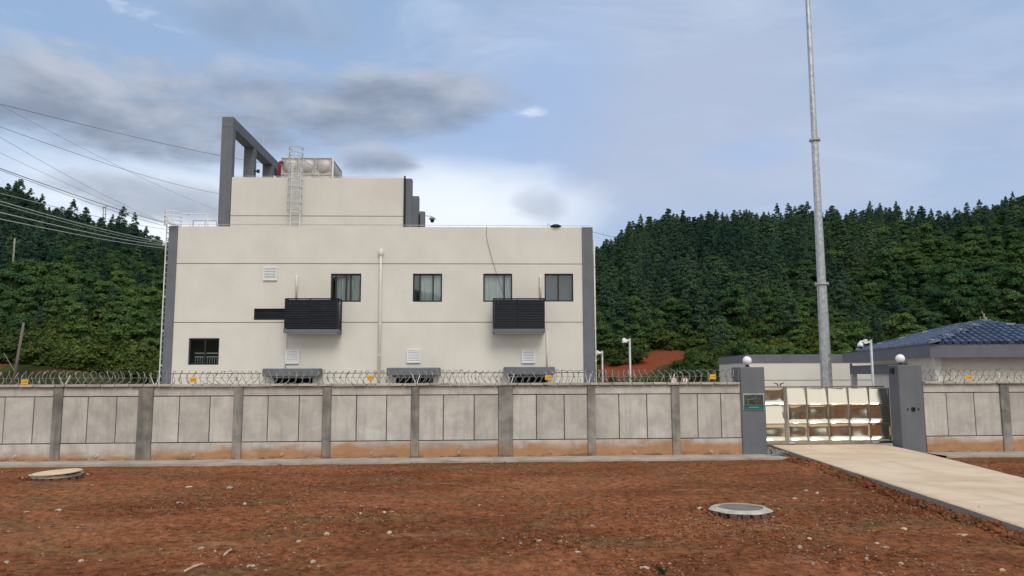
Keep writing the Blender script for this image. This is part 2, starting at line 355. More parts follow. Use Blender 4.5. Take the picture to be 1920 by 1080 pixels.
# ------------------------------------------------------------------ mesh builder
class MB:
    def __init__(s): s.v = []; s.f = []
    def add(s, vs, fs):
        o = len(s.v); s.v += [tuple(p) for p in vs]; s.f += [tuple(i + o for i in f) for f in fs]; return s
    def box(s, x0, x1, y0, y1, z0, z1):
        return s.add([(x0, y0, z0), (x1, y0, z0), (x1, y1, z0), (x0, y1, z0), (x0, y0, z1), (x1, y0, z1), (x1, y1, z1), (x0, y1, z1)],
                     [(0, 3, 2, 1), (4, 5, 6, 7), (0, 1, 5, 4), (1, 2, 6, 5), (2, 3, 7, 6), (3, 0, 4, 7)])
    def bbox(s, x0, x1, y0, y1, z0, z1, b=0.02):
        """box whose front vertical and horizontal edges are chamfered"""
        bm = bmesh.new()
        vs = [bm.verts.new(p) for p in [(x0, y0, z0), (x1, y0, z0), (x1, y1, z0), (x0, y1, z0), (x0, y0, z1), (x1, y0, z1), (x1, y1, z1), (x0, y1, z1)]]
        for f in [(0, 3, 2, 1), (4, 5, 6, 7), (0, 1, 5, 4), (1, 2, 6, 5), (2, 3, 7, 6), (3, 0, 4, 7)]: bm.faces.new([vs[i] for i in f])
        bmesh.ops.bevel(bm, geom=bm.edges[:], offset=b, segments=1, affect='EDGES', profile=0.5)
        bm.verts.index_update()
        s.add([v.co[:] for v in bm.verts], [[v.index for v in f.verts] for f in bm.faces]); bm.free(); return s
    def tube(s, pts, r, n=6, caps=True, close=False):
        pts = [Vector(p) for p in pts]; k = len(pts)
        rs = r if isinstance(r, (list, tuple)) else [r] * k
        o = len(s.v); up = None
        for i, p in enumerate(pts):
            a = pts[i - 1] if i > 0 else (pts[-1] if close else pts[0]); c = pts[i + 1] if i < k - 1 else (pts[0] if close else pts[-1])
            t = (c - a).normalized()
            if up is None:
                up = Vector((0, 0, 1)) if abs(t.z) < 0.9 else Vector((0, 1, 0))
            e1 = t.cross(up)
            if e1.length < 1e-5: e1 = t.cross(Vector((1, 0, 0)))
            e1.normalize(); e2 = e1.cross(t).normalized(); up = e2
            for j in range(n):
                an = 2 * math.pi * j / n
                s.v.append(tuple(p + (e1 * math.cos(an) + e2 * math.sin(an)) * rs[i]))
        for i in range(k - 1 + (1 if close else 0)):
            for j in range(n):
                a = o + i * n + j; b = o + i * n + (j + 1) % n; i2 = (i + 1) % k
                s.f.append((a, b, o + i2 * n + (j + 1) % n, o + i2 * n + j))
        if caps and not close:
            s.f.append(tuple(o + j for j in range(n))[::-1]); s.f.append(tuple(o + (k - 1) * n + j for j in range(n)))
        return s
    def lathe(s, prof, c=(0, 0, 0), n=24, a0=0, a1=2 * math.pi):
        o = len(s.v); full = abs(a1 - a0 - 2 * math.pi) < 1e-6; m = n if full else n + 1
        for r, z in prof:
            for j in range(m):
                a = a0 + (a1 - a0) * j / n
                s.v.append((c[0] + r * math.cos(a), c[1] + r * math.sin(a), c[2] + z))
        for i in range(len(prof) - 1):
            for j in range(n):
                b = (j + 1) % m
                s.f.append((o + i * m + j, o + i * m + b, o + (i + 1) * m + b, o + (i + 1) * m + j))
        return s
    def sphere(s, c, r, n=16, sq=1.0):
        return s.lathe([(max(1e-4, r * math.sin(math.pi * i / (n // 2))), -r * sq * math.cos(math.pi * i / (n // 2))) for i in range(n // 2 + 1)], c, n)
    def build(s, name, m, parent=None, smooth=False, local=False):
        me = bpy.data.meshes.new(name)
        vs = s.v
        if parent is not None and not local:
            top = parent
            while top.parent: top = top.parent
            inv = top.matrix_basis.inverted()
            vs = [inv @ Vector(p) for p in vs]
        me.from_pydata(vs, [], s.f); me.update()
        if m is not None: me.materials.append(m)
        if smooth: me.polygons.foreach_set('use_smooth', [True] * len(me.polygons))
        o = bpy.data.objects.new(name, me); COL.objects.link(o)
        if parent is not None: o.parent = parent
        return o
def tag(o, label, cat, group=None):
    o['label'] = label; o['category'] = cat
    if group: o['group'] = group
    return o
def thing(name, loc, label, cat, group=None, rz=0.0):
    o = bpy.data.objects.new(name, None); COL.objects.link(o); o.empty_display_size = 0.2
    o.matrix_basis = Matrix.Translation(Vector(loc)) @ Matrix.Rotation(rz, 4, 'Z')
    return tag(o, label, cat, group)
def struct(o, kind='structure'): o['kind'] = kind; return o
def array_obj(name, verts, faces, m, smooth=False):
    me = bpy.data.meshes.new(name)
    me.vertices.add(len(verts)); me.vertices.foreach_set('co', np.asarray(verts, np.float32).ravel())
    k = faces.shape[1]
    me.loops.add(faces.size); me.loops.foreach_set('vertex_index', faces.astype(np.int32).ravel())
    me.polygons.add(len(faces)); me.polygons.foreach_set('loop_start', np.arange(0, faces.size, k, dtype=np.int32))
    me.update(calc_edges=True); me.validate()
    if m is not None: me.materials.append(m)
    if smooth: me.polygons.foreach_set('use_smooth', np.ones(len(faces), bool))
    o = bpy.data.objects.new(name, me); COL.objects.link(o); return o

# ------------------------------------------------------------------ numpy noise
rng = np.random.default_rng(11)
_perm = rng.random((256, 256))
def vnoise(x, y):
    xi = np.floor(x).astype(int); yi = np.floor(y).astype(int); fx = x - xi; fy = y - yi
    fx = fx * fx * (3 - 2 * fx); fy = fy * fy * (3 - 2 * fy)
    g = lambda a, b: _perm[a & 255, b & 255]
    return (g(xi, yi) * (1 - fx) + g(xi + 1, yi) * fx) * (1 - fy) + (g(xi, yi + 1) * (1 - fx) + g(xi + 1, yi + 1) * fx) * fy
def fbm(x, y, o=4):
    s = 0; a = 0.5
    for i in range(o): s = s + a * (vnoise(x * 2 ** i + 17 * i, y * 2 ** i + 5 * i) - 0.5); a *= 0.5
    return s

# ================================================================== SETTING
# wall line on the ground
W0 = on_z(103, 866, 0); W1 = on_z(1386, 853, 0)
WD = (W1 - W0).normalized(); WN = Vector((WD.y, -WD.x, 0)); WA = math.atan2(WD.y, WD.x)   # WN points to the camera
def wall_x(px, py=785, back=0.0):
    p = on_plane(px, py, W0 - WN * back, WN); return (p - W0).dot(WD)
def wall_z(px, py, back=0.0): return on_plane(px, py, W0 - WN * back, WN).z
def wpt(x, y, z): return W0 + WD * x - WN * y + Vector((0, 0, z))     # wall frame -> world
MW = Matrix.Translation(W0) @ Matrix.Rotation(WA, 4, 'Z')

# ground sheet to the horizon
g = MB().add([(-3000, -1500, -0.12), (3000, -1500, -0.12), (3000, 3000, -0.12), (-3000, 3000, -0.12)], [(0, 1, 2, 3)]).build('ground', M['dirt']); struct(g)

# dirt yard in front of the wall, modelled relief
def yard_h(x, y):
    h = 0.16 * fbm(x * 0.22, y * 0.35, 3) + 0.075 * fbm(x * 0.9, y * 1.9, 3) + 0.075 * fbm(x * 4.3, y * 5.0, 4)
    dw = (y - (W0.y + (x - W0.x) * WD.y / WD.x) + 1.1)            # distance past the apron edge
    k = np.clip(-dw / 2.5, 0, 1)
    return h * (0.25 + 0.75 * k) + 0.0 - 0.03 * (1 - k)
nx_, ny_ = 620, 330
ys = 4.0 + (22.9 - 4.0) * (np.linspace(0, 1, ny_) ** 1.15)
us = np.linspace(-1, 1, nx_)
X = us[None, :] * (3.5 + 0.86 * ys[:, None]); Y = np.repeat(ys[:, None], nx_, 1)
Z = yard_h(X, Y)
edge = (np.arange(nx_)[None, :] < 1) | (np.arange(nx_)[None, :] > nx_ - 2) | (np.arange(ny_)[:, None] < 1)
Z = np.where(edge, -0.2, Z)
# the bed sinks away under the driveway and the apron
wl = W0.y + (X - W0.x) * WD.y / WD.x
Z = np.where(Y > wl - 0.6, np.minimum(Z, -0.05), Z)
V = np.stack([X, Y, Z], -1).reshape(-1, 3)
idx = np.arange(nx_ * ny_).reshape(ny_, nx_)
Fq = np.stack([idx[:-1, :-1], idx[:-1, 1:], idx[1:, 1:], idx[1:, :-1]], -1).reshape(-1, 4)
struct(array_obj('dirt_yard', V, Fq, M['dirt'], True))

# concrete apron along the foot of the wall (two runs, either side of the gate)
def apron(xa, xb):
    m = MB(); n = max(4, int((xb - xa) / 0.5)); rr = random.Random(int(xa * 7) + 3)
    top = []; 
    for i in range(n + 1):
        x = xa + (xb - xa) * i / n; top.append((x, -1.12 + rr.uniform(-0.07, 0.07)))
    for i in range(n):
        (xA, yA), (xB, yB) = top[i], top[i + 1]
        m.add([(xA, yA, -0.15), (xB, yB, -0.15), (xB, yB, 0.035), (xA, yA, 0.035), (xA, 0.05, 0.02), (xB, 0.05, 0.02)],
              [(0, 1, 2, 3), (3, 2, 5, 4)])
    o = m.build('apron', M['apron']); o.matrix_basis = MW.copy(); return struct(o)
LW_END = wall_x(1390, 800); RW_START = wall_x(1737, 800)
apron(wall_x(-120), LW_END + 1.1); apron(RW_START - 0.15, wall_x(2400))

# driveway slab
ZD = 0.19
dl = [on_z(1446, 834, ZD), on_z(1640, 896.5, ZD), on_z(1920, 987, ZD)]
drr = [on_z(1682, 838, ZD), on_z(1730, 848, ZD), on_z(1920, 896, ZD)]
def ext(p, q, k): return q + (q - p).normalized() * k
L = [ext(dl[1], dl[0], 3.0)] + dl + [ext(dl[0], dl[2], 6.0)]
Rr = [ext(drr[1], drr[0], 3.0)] + drr + [ext(drr[0], drr[2], 12.0)]
m = MB(); n = 60; rr = random.Random(5)
def along(P, t):
    ds = [0]
    for i in range(1, len(P)): ds.append(ds[-1] + (P[i] - P[i - 1]).length)
    s_ = t * ds[-1]
    for i in range(1, len(P)):
        if s_ <= ds[i] + 1e-9:
            return P[i - 1].lerp(P[i], (s_ - ds[i - 1]) / max(1e-6, ds[i] - ds[i - 1]))
    return P[-1]
ring = []
for i in range(n + 1):
    a = along(L, i / n); b = along(Rr, i / n); j = rr.uniform(-0.012, 0.012)
    a = a + Vector((j, 0, 0)); b = b + Vector((j, 0, 0))
    ring.append([(a.x - .02, a.y, -0.2), (a.x - 0.01, a.y, ZD - 0.02), (a.x + 0.02, a.y, ZD)] + [tuple(a.lerp(b, k / 5)) for k in range(1, 5)] + [(b.x - 0.02, b.y, ZD), (b.x + 0.01, b.y, ZD - 0.02), (b.x + .02, b.y, -0.2)])
vs = [p for r_ in ring for p in r_]; k = len(ring[0])
m.add(vs, [(i * k + j, i * k + j + 1, (i + 1) * k + j + 1, (i + 1) * k + j) for i in range(n) for j in range(k - 1)])
struct(m.build('driveway', M['drive']))
# the road the drive leads to, under the camera
M['asphalt'] = mat('asphalt', (0.055, 0.055, 0.053), 0.9, 0.2, 0.8, 0.4, 40, fine=0.3)
struct(MB().box(-300, 300, -7.0, 3.6, -0.3, ZD - 0.004).build('road', M['asphalt']))
# paving of the compound behind the wall
pv = MB().add([wpt(-40, 1.0, -0.02), wpt(45, 1.0, -0.02), Vector((60, 78, -0.02)), Vector((-45, 78, -0.02))], [(0, 1, 2, 3)]).build('compound_paving', M['apron']); struct(pv)

# ------------------------------------------------------------------ hills
RIDGE = 235.0
sky_px = [(-900, 330), (-400, 330), (-150, 330), (0, 346), (50, 350), (100, 372), (150, 396), (200, 412), (260, 416), (320, 436), (420, 500), (600, 590), (900, 590), (1050, 510), (1112, 462),
          (1150, 440), (1200, 413), (1250, 404), (1350, 406), (1450, 400), (1550, 394), (1650, 393), (1750, 396), (1800, 380), (1870, 366), (1920, 352), (2100, 320), (2500, 330), (3000, 360)]
hx = []; hz = []
for px, py in sky_px:
    p = on_y(px, py + 45, RIDGE); hx.append(p.x); hz.append(p.z)
def terr(x, y):
    x = np.asarray(x, float); y = np.asarray(y, float)
    y0 = 84 + 10 * fbm(x * 0.02, y * 0 + 3.3, 2) - 14 * (x < -20) * np.clip((-x - 20) / 20, 0, 1)
    xs = x * RIDGE / np.maximum(y, 60.0)
    xe = 0.55 * xs + 0.45 * x
    hh = np.interp(xe, hx, hz)
    t = np.clip((y - y0) / (RIDGE - y0), 0, 1)
    s = 0.35 * t + 0.65 * (1 - (1 - t) ** 1.55)
    back = np.clip((y - RIDGE) / 160, 0, 1)
    z = hh * s * (1 - 0.55 * back ** 1.3)
    rough = 10 * fbm(x * 0.021, y * 0.021, 4) * np.clip((y - y0) / 40, 0, 1) * (1 - 0.75 * np.clip((y - 180) / 50, 0, 1))
    return np.where(y < y0, -0.16, z + rough)
gx = np.concatenate([np.linspace(-420, -130, 50), np.linspace(-126, 200, 180), np.linspace(205, 520, 50)])
gy = np.concatenate([np.linspace(60, 260, 150), np.linspace(264, 480, 30)])
X, Y = np.meshgrid(gx, gy); Z = terr(X, Y)
V = np.stack([X, Y, Z], -1).reshape(-1, 3)
idx = np.arange(X.size).reshape(X.shape)
Fq = np.stack([idx[:-1, :-1], idx[:-1, 1:], idx[1:, 1:], idx[1:, :-1]], -1).reshape(-1, 4)
def terr_hit(px, py, y0=70, y1=300):
    v = ray(px, py); v = v / v.y
    for yy in np.arange(y0, y1, 0.5):
        p = CAM + v * float(yy)
        if float(terr(p.x, p.y)) >= p.z: return p
    return CAM + v * RIDGE
S1 = terr_hit(1130, 704); S2 = terr_hit(1246, 668)
def mat_hill():
    m = bpy.data.materials.new('hillside'); m.use_nodes = True
    t = NT(m.node_tree); b = t.n['Principled BSDF']
    g = t.new('ShaderNodeNewGeometry'); pos = g.outputs['Position']
    x, y, z = t.sep(pos)
    f = t.noise(pos, 0.25, 6, 0.65)
    c = t.mix(t.ramp(f, 0.35, 0.65), (0.026, 0.034, 0.015), (0.07, 0.075, 0.026))
    c = t.mix(0.6, c, t.mix(t.noise(pos, 2.5, 5, 0.7), (0.4,) * 3, (1.6,) * 3), 'MULTIPLY')
    # bare red cut in the slope behind the wall
    def cap(A, B, r):
        ab = B - A; L2 = ab.length_squared
        pa = t.vm('SUBTRACT', pos, tuple(A)); dn = t.new('ShaderNodeVectorMath', operation='DOT_PRODUCT'); t.put(dn.inputs[0], pa); dn.inputs[1].default_value = tuple(ab / L2)
        h = t.m('MINIMUM', t.m('MAXIMUM', dn.outputs['Value'], 0.0), 1.0)
        sc_ = t.new('ShaderNodeVectorMath', operation='SCALE'); sc_.inputs[0].default_value = tuple(ab); t.put(sc_.inputs[3], h)
        df = t.vm('SUBTRACT', pa, sc_.outputs[0]); ln = t.new('ShaderNodeVectorMath', operation='LENGTH'); t.put(ln.inputs[0], df)
        dd = t.m('ADD', ln.outputs['Value'], t.m('MULTIPLY', t.m('SUBTRACT', t.noise(pos, 0.45, 6, 0.75), 0.5), r * 2.2))
        return t.ramp(dd, r * 0.85, r * 1.05, 1, 0)
    red = t.mix(t.noise(t.scale(pos, (2.5, 2.5, .6)), 1.0, 6, 0.7), (0.12, 0.033, 0.018), (0.31, 0.092, 0.046))
    k = cap(S1, S2, 3.4)
    k = t.m('MAXIMUM', k, t.m('MULTIPLY', cap(terr_hit(-10, 690), terr_hit(22, 660), 0.8), .45))
    k = t.m('MAXIMUM', k, t.m('MULTIPLY', cap(terr_hit(70, 700), terr_hit(240, 700), 0.6), 0.25))
    c = t.mix(k, c, red)
    t.put(b.inputs['Base Color'], c); b.inputs['Roughness'].default_value = 1.0; b.inputs['Specular IOR Level'].default_value = 0.05
    bn = t.new('ShaderNodeBump'); bn.inputs['Strength'].default_value = 1.0; bn.inputs['Distance'].default_value = 0.4
    t.put(bn.inputs['Height'], t.noise(pos, 1.2, 6, 0.7)); t.l.new(bn.outputs[0], b.inputs['Normal'])
    return m
struct(array_obj('hills', V, Fq, mat_hill(), True))

hb = MB(); rb = random.Random(3); n_ = 60  # unseen ridge behind the camera, added to darken the gate's reflections
pr = [(-400 + 800 * i / n_, 22 + 16 * math.sin(i * .31) + rb.uniform(-2, 2)) for i in range(n_ + 1)]
hb.add([(x, yy, zz) for x, h_ in pr for yy, zz in ((-110, -.15), (-150, h_ * .55), (-200, h_), (-300, -.15))], [(i * 4 + j, i * 4 + j + 1, i * 4 + j + 5, i * 4 + j + 4) for i in range(n_) for j in range(3)])
struct(hb.build('reflection_hills', bpy.data.materials['hillside'], None, True))
# ================================================================== MAIN BUILDING
YB = 40.0            # facade plane
YP = 42.6            # penthouse plane
def bx(px, py=560): return on_y(px, py, YB).x
def bz(px, py): return on_y(px, py, YB).z
XL, XLi, XRi, XR = bx(311, 560), bx(328, 560), bx(1092.5, 560), bx(1113, 560)
ZT = bz(715, 425.5)
Zg = [bz(715, 494.5), bz(715, 604.3), bz(715, 699.5)]
bld = thing('main_building', ((XL + XR) / 2, YB, 0), 'cream painted flat-roofed block with grey corner pillars behind the concrete wall', 'building')
BD = 15.0
def holed(m, x0, x1, z0, z1, y, holes, depth=0.16):
    """front skin of a wall with rectangular openings and their reveals"""
    xs = sorted({x0, x1, *[h[i] for h in holes for i in (0, 1) if x0 < h[i] < x1]})
    zs = sorted({z0, z1, *[h[i] for h in holes for i in (2, 3) if z0 < h[i] < z1]})
    for i in range(len(xs) - 1):
        for j in range(len(zs) - 1):
            cx, cz = (xs[i] + xs[i + 1]) / 2, (zs[j] + zs[j + 1]) / 2
            if any(h[0] < cx < h[1] and h[2] < cz < h[3] for h in holes): continue
            m.add([(xs[i], y, zs[j]), (xs[i + 1], y, zs[j]), (xs[i + 1], y, zs[j + 1]), (xs[i], y, zs[j + 1])], [(0, 1, 2, 3)])
    for a, b, c, d_ in holes:
        lo, hi = max(c, z0), min(d_, z1)
        if hi <= lo: continue
        yb = y + depth
        m.add([(a, y, lo), (a, yb, lo), (a, yb, hi), (a, y, hi)], [(0, 1, 2, 3)])
        m.add([(b, y, lo), (b, y, hi), (b, yb, hi), (b, yb, lo)], [(0, 1, 2, 3)])
        if c >= z0: m.add([(a, y, lo), (b, y, lo), (b, yb, lo), (a, yb, lo)], [(0, 1, 2, 3)])
        if d_ <= z1: m.add([(a, y, hi), (a, yb, hi), (b, yb, hi), (b, y, hi)], [(0, 1, 2, 3)])
    return m
def rect(x0, y0, x1, y1): # pixel rectangle on the facade -> x0,x1,z0,z1
    c = on_y((x0 + x1) / 2, (y0 + y1) / 2, YB)
    hw = abs(on_y(x1, (y0 + y1) / 2, YB).x - on_y(x0, (y0 + y1) / 2, YB).x) / 2
    return (c.x - hw, c.x + hw, bz((x0 + x1) / 2, y1), bz((x0 + x1) / 2, y0))
WIN = [rect(620, 513, 677, 566), rect(774, 513, 829, 566), rect(906, 513, 960.5, 566), rect(1021, 513, 1075, 565.5), rect(353, 634, 410.5, 684)]
LOUV = [rect(476, 578.5, 538, 600)]
LOW = [rect(513, 709, 586, 745), rect(742, 708, 812, 744), rect(957, 706, 1027, 742)]
GW = 0.019
bands = [(Zg[0] + GW, ZT), (Zg[1] + GW, Zg[0] - GW), (Zg[2] + GW, Zg[1] - GW), (-0.1, Zg[2] - GW)]
for z0, z1 in bands:
    hs = [h for h in WIN + LOUV + LOW if h[3] > z0 and h[2] < z1]
    m = holed(MB(), XLi, XRi, z0, z1, YB, hs)
    for zz, s_ in ((z0, 1), (z1, -1)):     # lips turning into the groove
        if zz in (ZT, -0.1): continue
        m.add([(XLi, YB, zz), (XRi, YB, zz), (XRi, YB + 0.035, zz), (XLi, YB + 0.035, zz)], [(0, 1, 2, 3)])
    m.build('facade_band', M['paint'], bld)
for zg in Zg:
    MB().box(XLi, XRi, YB + 0.03, YB + 0.06, zg - GW - 0.003, zg + GW + 0.003).build('facade_groove', M['groove'], bld)
# body behind the skin, with parapet
m = MB()
m.box(XL + 0.2, XLi + 0.05, YB + 0.25, YB + BD, -0.1, ZT - 0.003).box(XRi - 0.05, XR - 0.2, YB + 0.25, YB + BD, -0.1, ZT - 0.003)
m.box(XL + 0.2, XR - 0.2, YB + BD - 0.2, YB + BD, -0.1, ZT - 0.006)
m.box(XLi, XRi, YB + 0.003, YB + 0.22, ZT - 1.2, ZT - 0.002)
m.build('outer_wall', M['paint'], bld)
MB().box(XL + 0.25, XR - 0.25, YB + 0.23, YB + BD - 0.21, ZT - 1.3, ZT - 1.1).build('roof_slab', M['apron'], bld)
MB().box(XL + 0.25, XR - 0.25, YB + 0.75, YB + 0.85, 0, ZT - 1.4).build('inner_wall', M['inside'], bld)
for xa, xb in ((XL, XLi), (XRi, XR)):
    MB().bbox(xa, xb, YB - 0.05, YB + 0.6, -0.1, ZT + 0.012, 0.012).build('corner_pillar', M['grey_paint'], bld)

def window(r, cols, curtain):
    x0, x1, z0, z1 = r; y = YB + 0.09
    root = MB().box(x0, x0 + 0.075, y, y + 0.07, z0, z1).box(x1 - 0.075, x1, y, y + 0.07, z0, z1).box(x0 + .075, x1 - .075, y, y + 0.07, z1 - 0.085, z1).box(x0 + .075, x1 - .075, y, y + 0.07, z0, z0 + 0.08).build('window', M['frame'], bld)
    w_ = x1 - x0 - 0.1
    xs = [x0 + 0.05 + w_ * c for c in [0] + cols + [1]]
    for i, c in enumerate(cols):
        xx = x0 + 0.05 + w_ * c
        MB().box(xx - 0.038, xx + 0.038, y + 0.012, y + 0.066, z0 + 0.081, z1 - 0.086).build('mullion', M['frame'], root)
    for i in range(len(xs) - 1):
        MB().add([(xs[i], y + 0.04 + .004 * i, z0 + .05), (xs[i + 1], y + 0.04 + .004 * i, z0 + .05), (xs[i + 1], y + 0.04 + .004 * i, z1 - .05), (xs[i], y + 0.04 + .004 * i, z1 - .05)], [(0, 1, 2, 3)]).build('pane', M['glass'], root)
    for (a, b, mt) in curtain:
        m = MB(); n_ = 36; ca, cb_ = x0 + (x1 - x0) * a, x0 + (x1 - x0) * b
        pts = [(ca + (cb_ - ca) * i / n_, y + 0.17 + 0.03 * math.sin(i * 1.35) + 0.012 * math.sin(i * 0.51)) for i in range(n_ + 1)]
        m.add([(p[0], p[1], z) for p in pts for z in (z0 - .05, z1 + .05)], [(2 * i, 2 * i + 2, 2 * i + 3, 2 * i + 1) for i in range(n_)])
        m.build('curtain', M[mt], root, True)
    return root
window(WIN[0], [0.14, 0.50, 0.66], [(0.16, 1.0, 'curtain')])
window(WIN[1], [0.22, 0.70], [(0.0, 0.12, 'curtain_dark'), (0.24, 1.0, 'curtain')])
window(WIN[2], [0.74], [(0.0, 0.98, 'curtain')])
window(WIN[3], [0.48], [(0.02, 0.44, 'curtain_dark')])
w5 = window(WIN[4], [0.52], [])
x0, x1, z0, z1 = WIN[4]; zz = z0 + (z1 - z0) * 0.43
m = MB().box(x0 + .2, x1 - .05, YB + .40, YB + .43, zz, zz + 0.035).box(x0 + .2, x1 - .05, YB + .40, YB + .43, zz - .19, zz - .16)
for i in range(12): m.box(x0 + .22 + i * .125, x0 + .235 + i * .125, YB + .405, YB + .42, z0 - .1, zz - .19)
m.build('inner_railing', M['white_metal'], w5)
MB().box(WIN[3][0] + 0.8, WIN[3][1], YB + 0.55, YB + 0.6, WIN[3][2], WIN[3][3]).build('inner_board', M['curtain_dark'], bld)
# strip louvre beside the left enclosure, louvres under the canopies
def louvre(r, n_):
    x0, x1, z0, z1 = r
    fr = MB().box(x0, x0 + .04, YB + .05, YB + .12, z0, z1).box(x1 - .04, x1, YB + .05, YB + .12, z0, z1).box(x0 + .04, x1 - .04, YB + .05, YB + .12, z1 - .04, z1).box(x0 + .04, x1 - .04, YB + .05, YB + .12, z0, z0 + .04).build('louvre', M['frame'], bld)
    for i in range(n_):
        zc = z0 + .04 + (z1 - z0 - .08) * (i + .5) / n_; h = (z1 - z0) / n_ * .42
        MB().add([(x0 + .04, YB + .055, zc - h), (x1 - .04, YB + .055, zc - h), (x1 - .04, YB + .11, zc + h), (x0 + .04, YB + .11, zc + h)], [(0, 1, 2, 3)]).build('slat', M['dark_metal'], fr)
louvre(LOUV[0], 5)
for r in LOW: louvre(r, 9)

# ---- penthouse (upper storey), same building
def pxx(px, py): return on_y(px, py, YP)
PX0, PX1 = pxx(433, 380).x, pxx(756.5, 380).x
PZT = pxx(600, 333).z; PZg = pxx(600, 405).z; PZg2 = pxx(600, 421.5).z
PD = 11.0
for z0, z1 in ((PZg + GW, PZT), (PZg2 + GW, PZg - GW), (ZT - 1.15, PZg2 - GW)):
    MB().box(PX0, PX1, YP, YP + 0.2, z0, z1).build('penthouse_band', M['paint'], bld)
for zg in (PZg, PZg2):
    MB().box(PX0 + .002, PX1 - .002, YP + 0.03, YP + 0.19, zg - GW - 0.002, zg + GW + 0.002).build('facade_groove', M['groove'], bld)
MB().box(PX0, PX0 + 0.2, YP + 0.201, YP + PD, ZT - 1.15, PZT - .003).box(PX1 - 0.2, PX1, YP + .201, YP + PD, ZT - 1.15, PZT - .003).box(PX0 + .2, PX1 - .2, YP + PD - .2, YP + PD, ZT - 1.15, PZT - .003).build('penthouse_wall', M['paint'], bld)
MB().box(PX0 + .2, PX1 - .2, YP + .2, YP + PD - .2, PZT - 0.6, PZT - 0.5).build('penthouse_roof', M['apron'], bld)
# fins down the right side of the penthouse
fw = pxx(773.5, 380).x - pxx(761, 380).x
for i, yy in enumerate((0.0, 4.3, 8.8)):
    MB().bbox(PX1 + 0.10 if i == 0 else PX1 - 0.002, PX1 + 0.10 + fw, YP + yy, YP + yy + 0.45, ZT - 1.15, PZT - 0.02, 0.03).build('side_fin', M['grey_paint'], bld)
xx = PX1 + 0.065
for yy in (-0.05, 4.22, 8.72):
    MB().tube([(xx if yy < 0 else PX1 + 0.10 + fw + .05, YP + yy, ZT - 1.1), (xx if yy < 0 else PX1 + 0.10 + fw + .05, YP + yy, PZT + (0.10 if yy < 0 else -1.2))], 0.055, 8).build('downspout', M['black'], bld)
MB().bbox(PX1 + 0.02, PX1 + 0.95, YP - 0.35, YP - 0.1, ZT - 0.02, ZT + 0.05, 0.01).build('step_ledge', M['grey_paint'], bld)

# ---- roof frame on the left of the penthouse: columns and a raking-looking beam that runs straight back
ft = pxx(438.5, 300).x - pxx(417, 300).x
fx1 = pxx(438.0, 222).x; fx0 = fx1 - ft
fzt = pxx(428, 219).z; fzb = on_y(443, 243, YP + 0.45).z
fr = thing('roof_frame', (fx0, YP, ZT - 1.1), 'tall open grey concrete frame rising above the roof left of the penthouse', 'frame')
for i, yy in enumerate((0.0, 4.0, 7.9, 11.8)):
    MB().bbox(fx0, fx1, YP + yy - 0.02, YP + yy + 0.47, ZT - 1.1, fzb, 0.015).build('column', M['grey_paint'], fr)
MB().bbox(fx0, fx1, YP - 0.02, YP + 12.27, fzb + .001, fzt, 0.015).build('beam', M['grey_paint'], fr)
MB().tube([(fx1 - .05, YP + 6.0, fzt), (fx1 - .05, YP + 6.0, fzt + 0.9)], 0.02, 5).build('lightning_rod', M['rail'], fr)
MB().box(fx1, fx1 + .25, YP + 4.1, YP + 4.2, fzb - 1.5, fzb - 1.42).box(fx1 + .16, fx1 + .30, YP + 4.08, YP + 4.24, fzb - 1.56, fzb - 1.36).build('bracket', M['black'], fr)

# ================================================================== THINGS ON THE BUILDING
def parapet_wire(name, pts, posts, label):
    t = thing(name, pts[0], label, 'lightning strip')
    MB().tube(pts, 0.012, 5).build('strip', M['rail'], t)
    for p in posts: MB().tube([(p[0], p[1], p[2] - 0.13), p], 0.010, 4).build('stud', M['rail'], t)
zz = ZT + 0.12
pts = [(XL + .15, YB + .1, zz), (XR - .15, YB + .1, zz), (XR - .1, YB + .1, zz - .1)]
parapet_wire('lightning_strip', pts, [(XLi + i * 1.02, YB + .1, zz) for i in range(int((XRi - XLi) / 1.02) + 1)], 'thin steel lightning strip along the top of the lower parapet')
zz = PZT + 0.09
parapet_wire('lightning_strip', [(PX0 + .1, YP + .1, zz), (PX1 - .05, YP + .1, zz)], [(PX0 + .1 + i * 1.0, YP + .1, zz) for i in range(10)], 'thin steel lightning strip along the top of the penthouse parapet')

